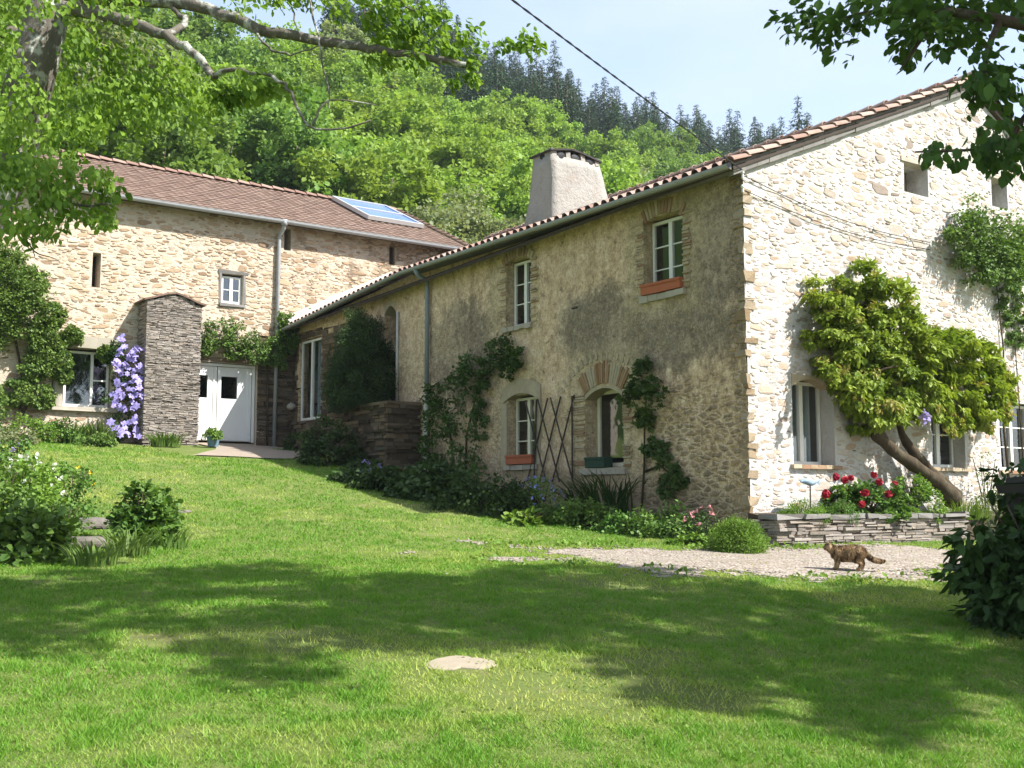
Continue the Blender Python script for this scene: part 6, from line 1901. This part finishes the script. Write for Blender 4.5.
# ================================================================== CAT
def build_cat():
    mb = MB()
    # x forward, z up, metres; the head is turned to its right, towards the photographer
    def cap(pts, rads, n=12): mb.tube(pts, rads, n); [mb.ball(p, r, n, 8) for p, r in zip(pts, rads)]
    cap([(-.17, 0, .205), (-.08, 0, .20), (.02, 0, .195), (.11, 0, .205)], [.088, .100, .096, .082])
    cap([(.11, 0, .21), (.17, .005, .245), (.205, .012, .265)], [.072, .058, .05])
    mb.ball((.225, .022, .278), .050, 14, 10, None, (1.0, 1.0, .92)); mb.ball((.262, .038, .264), .026, 10, 8)
    for y in (-.034, .034):
        cap([(.115, y * 1.15, .19), (.10, y * 1.2, .12), (.115, y * 1.1, .055), (.125, y * 1.1, .018)], [.044, .030, .021, .019], 10)
        mb.ball((.137, y * 1.1, .014), .02, 8, 6, None, (1.3, 1, .7))
        fx = .03 if y > 0 else -.03
        cap([(-.165, y * 1.2, .19), (-.145 + fx, y * 1.35, .125), (-.205 + fx, y * 1.2, .075), (-.185 + fx, y * 1.2, .018)], [.062, .044, .022, .019], 10)
        mb.ball((-.168 + fx, y * 1.2, .014), .02, 8, 6, None, (1.3, 1, .7))
        b = Vector((.215, .022 + y * .95, .318)); mb.add([b + Vector((-.012, -.018, -.012)), b + Vector((.016, -.012, -.014)), b + Vector((.012, .018, -.014)), b + Vector((-.012, .016, -.012)), b + Vector((0, y * .3, .036))], [(0, 1, 4), (1, 2, 4), (2, 3, 4), (3, 0, 4), (3, 2, 1, 0)])
    cap([(-.22, 0, .21), (-.26, .0, .185), (-.31, .01, .14), (-.37, .015, .112), (-.43, .02, .10), (-.475, .02, .105)], [.040, .030, .028, .031, .030, .019], 10)
    o = mb.build('cat_raw', M['black'])
    md = o.modifiers.new('r', 'REMESH'); md.mode = 'VOXEL'; md.voxel_size = .007
    ms = o.modifiers.new('s', 'SMOOTH'); ms.iterations = 4; ms.factor = .5
    dg = bpy.context.evaluated_depsgraph_get(); me = bpy.data.meshes.new_from_object(o.evaluated_get(dg))
    bpy.data.objects.remove(o)
    t = NT('tortoiseshell_fur')
    vec = t.coord((9, 14, 5), warp=.06, wscale=8)
    n = t.noise(1.6, 4, .6, vec)
    stripe = t.noise(2.2, 2, .5, t.coord((16, 5, 4), warp=.05, wscale=9))
    col = t.ramp(n, [(.3, (.07, .05, .03)), (.42, (.20, .135, .075)), (.52, (.42, .28, .15)), (.7, (.52, .41, .28))])
    col = t.mix(t.math('MULTIPLY', t.step(stripe, .52, .6), .7), col, (.03, .022, .016))
    me.materials.clear(); me.materials.append(t.done(t.bsdf(col, .9, t.bump(t.noise(160, 3), .8, .01), spec=.1)))
    me.polygons.foreach_set('use_smooth', [True] * len(me.polygons))
    P = gm(846, 571)[:2]; zc = gz1(*P) + .012
    root = thing('cat', 'brown tortoiseshell tabby cat walking left along the gravel path', 'cat', (P[0], P[1], zc), R(180 - 4))
    root.scale = (.92, 1.15, .98)
    b = bpy.data.objects.new('body', me); C.objects.link(b); b.parent = root
    nv = len(me.vertices); co_ = np.empty(nv * 3, np.float32); no_ = np.empty(nv * 3, np.float32); me.vertices.foreach_get('co', co_); me.vertices.foreach_get('normal', no_)
    co_ = co_.reshape(-1, 3).astype(float); no_ = no_.reshape(-1, 3).astype(float)
    pick = rng.integers(0, nv, 16000); p_ = co_[pick] + rng.normal(size=(16000, 3)) * .002; n_ = no_[pick]
    ln = np.where(p_[:, 2] < .1, .009, np.where(p_[:, 0] > .19, .008, .020)) * rng.uniform(.6, 1.2, 16000)
    dr = unit(n_ + np.array([-.9, 0, -.45]) + rng.normal(size=(16000, 3)) * .25); sd = unit(np.cross(dr, rng.normal(size=(16000, 3)))) * .0022
    Vf = np.stack([p_ - sd, p_ + sd, p_ + dr * ln[:, None]], 1).reshape(-1, 3)
    np_mesh('fur', Vf, np.arange(48000).reshape(-1, 3), me.materials[0], None, b)
    for s in (-.018, .018):
        e = MB(); e.ball((.266, .036 + s, .287), .0075, 8, 6); e.build('eye', M['black'], root)
    e = MB(); e.ball((.287, .046, .268), .006, 8, 6); e.build('nose', M['terra'], root)


build_cat()

# ================================================================== AIR
hm = bpy.data.materials.new('valley_haze'); hm.use_nodes = True; hm.node_tree.nodes.clear()
ho = hm.node_tree.nodes.new('ShaderNodeOutputMaterial'); pv_ = hm.node_tree.nodes.new('ShaderNodeVolumePrincipled')
pv_.inputs['Color'].default_value = (.82, .90, 1.0, 1); pv_.inputs['Density'].default_value = .0003; pv_.inputs['Anisotropy'].default_value = .2
hm.node_tree.links.new(pv_.outputs[0], ho.inputs['Volume'])
zs_ = [float(np.array([v.co[2] for v in o.data.vertices]).min()) for o in (lawn, hill)] + [float(np.array([v.co[2] for v in hill.data.vertices]).max())]
mb = MB(); mb.box(lambda a, d, z: (a, d, z), -700, 700, -700, 700, min(zs_[:2]) - 1, zs_[2] + 22)
hz = mb.build('haze', hm); hz['kind'] = 'stuff'; tag(hz, 'thin bluish valley haze in front of the wooded hill', 'haze')

# ================================================================== LIGHT, SKY, CAMERA
SUN_EL = 46.3
w = bpy.data.worlds.new('World'); SC.world = w; w.use_nodes = True
nt = w.node_tree; nt.nodes.clear()
out = nt.nodes.new('ShaderNodeOutputWorld'); bg = nt.nodes.new('ShaderNodeBackground'); sky = nt.nodes.new('ShaderNodeTexSky')
sky.sky_type = 'NISHITA'; sky.sun_disc = False; sky.sun_elevation = R(SUN_EL); sky.sun_rotation = R(111.2); sky.altitude = 400; sky.dust_density = 1.6; sky.air_density = 1.0
tc = nt.nodes.new('ShaderNodeTexCoord'); mp = nt.nodes.new('ShaderNodeMapping'); mp.inputs['Scale'].default_value = (1.2, 1.2, 3.2); mp.inputs['Rotation'].default_value = (0, .35, .3)
nz = nt.nodes.new('ShaderNodeTexNoise'); nz.inputs['Scale'].default_value = 1.6; nz.inputs['Detail'].default_value = 6; nz.inputs['Roughness'].default_value = .55
rp = nt.nodes.new('ShaderNodeValToRGB'); rp.color_ramp.elements[0].position = .36; rp.color_ramp.elements[1].position = .75
rp.color_ramp.elements[0].color = (.30, .30, .30, 1); rp.color_ramp.elements[1].color = (.92, .92, .92, 1)
mx = nt.nodes.new('ShaderNodeMix'); mx.data_type = 'RGBA'; mx.inputs[7].default_value = (2.7, 3.0, 3.45, 1)
nt.links.new(tc.outputs['Generated'], mp.inputs[0]); nt.links.new(mp.outputs[0], nz.inputs['Vector']); nt.links.new(nz.outputs['Fac'], rp.inputs[0]); nt.links.new(rp.outputs[0], mx.inputs[0])
nt.links.new(sky.outputs[0], mx.inputs[6]); nt.links.new(mx.outputs[2], bg.inputs[0]); bg.inputs[1].default_value = .138
nt.links.new(bg.outputs[0], out.inputs[0])
sun = bpy.data.lights.new('sun', 'SUN'); sun.energy = 4.6; sun.angle = R(.53); sun.color = (1, .97, .925)
so = bpy.data.objects.new('sun', sun); C.objects.link(so); so.location = (20, -20, 40)
so.rotation_euler = Vector((-.89, .345, -math.tan(R(SUN_EL)) * math.hypot(.89, .345))).to_track_quat('-Z', 'Y').to_euler()

cam = bpy.data.cameras.new('camera'); co = bpy.data.objects.new('camera', cam); C.objects.link(co); SC.camera = co
co.location = CAM; co.rotation_euler = (R(90) + TH, 0, 0)
cam.sensor_width = 36; cam.lens = F_PX * 36 / 1024; cam.clip_start = .05; cam.clip_end = 3000
SC.view_settings.view_transform = 'Standard'; SC.view_settings.look = 'None'; SC.view_settings.gamma = 1; SC.view_settings.exposure = 1.3
SC.view_settings.use_curve_mapping = False
SC.render.engine = 'CYCLES'
SC.cycles.max_bounces = 6; SC.cycles.diffuse_bounces = 3; SC.cycles.glossy_bounces = 2; SC.cycles.transmission_bounces = 3; SC.cycles.transparent_max_bounces = 8
SC.cycles.use_denoising = True
SC.cycles.caustics_reflective = False; SC.cycles.caustics_refractive = False
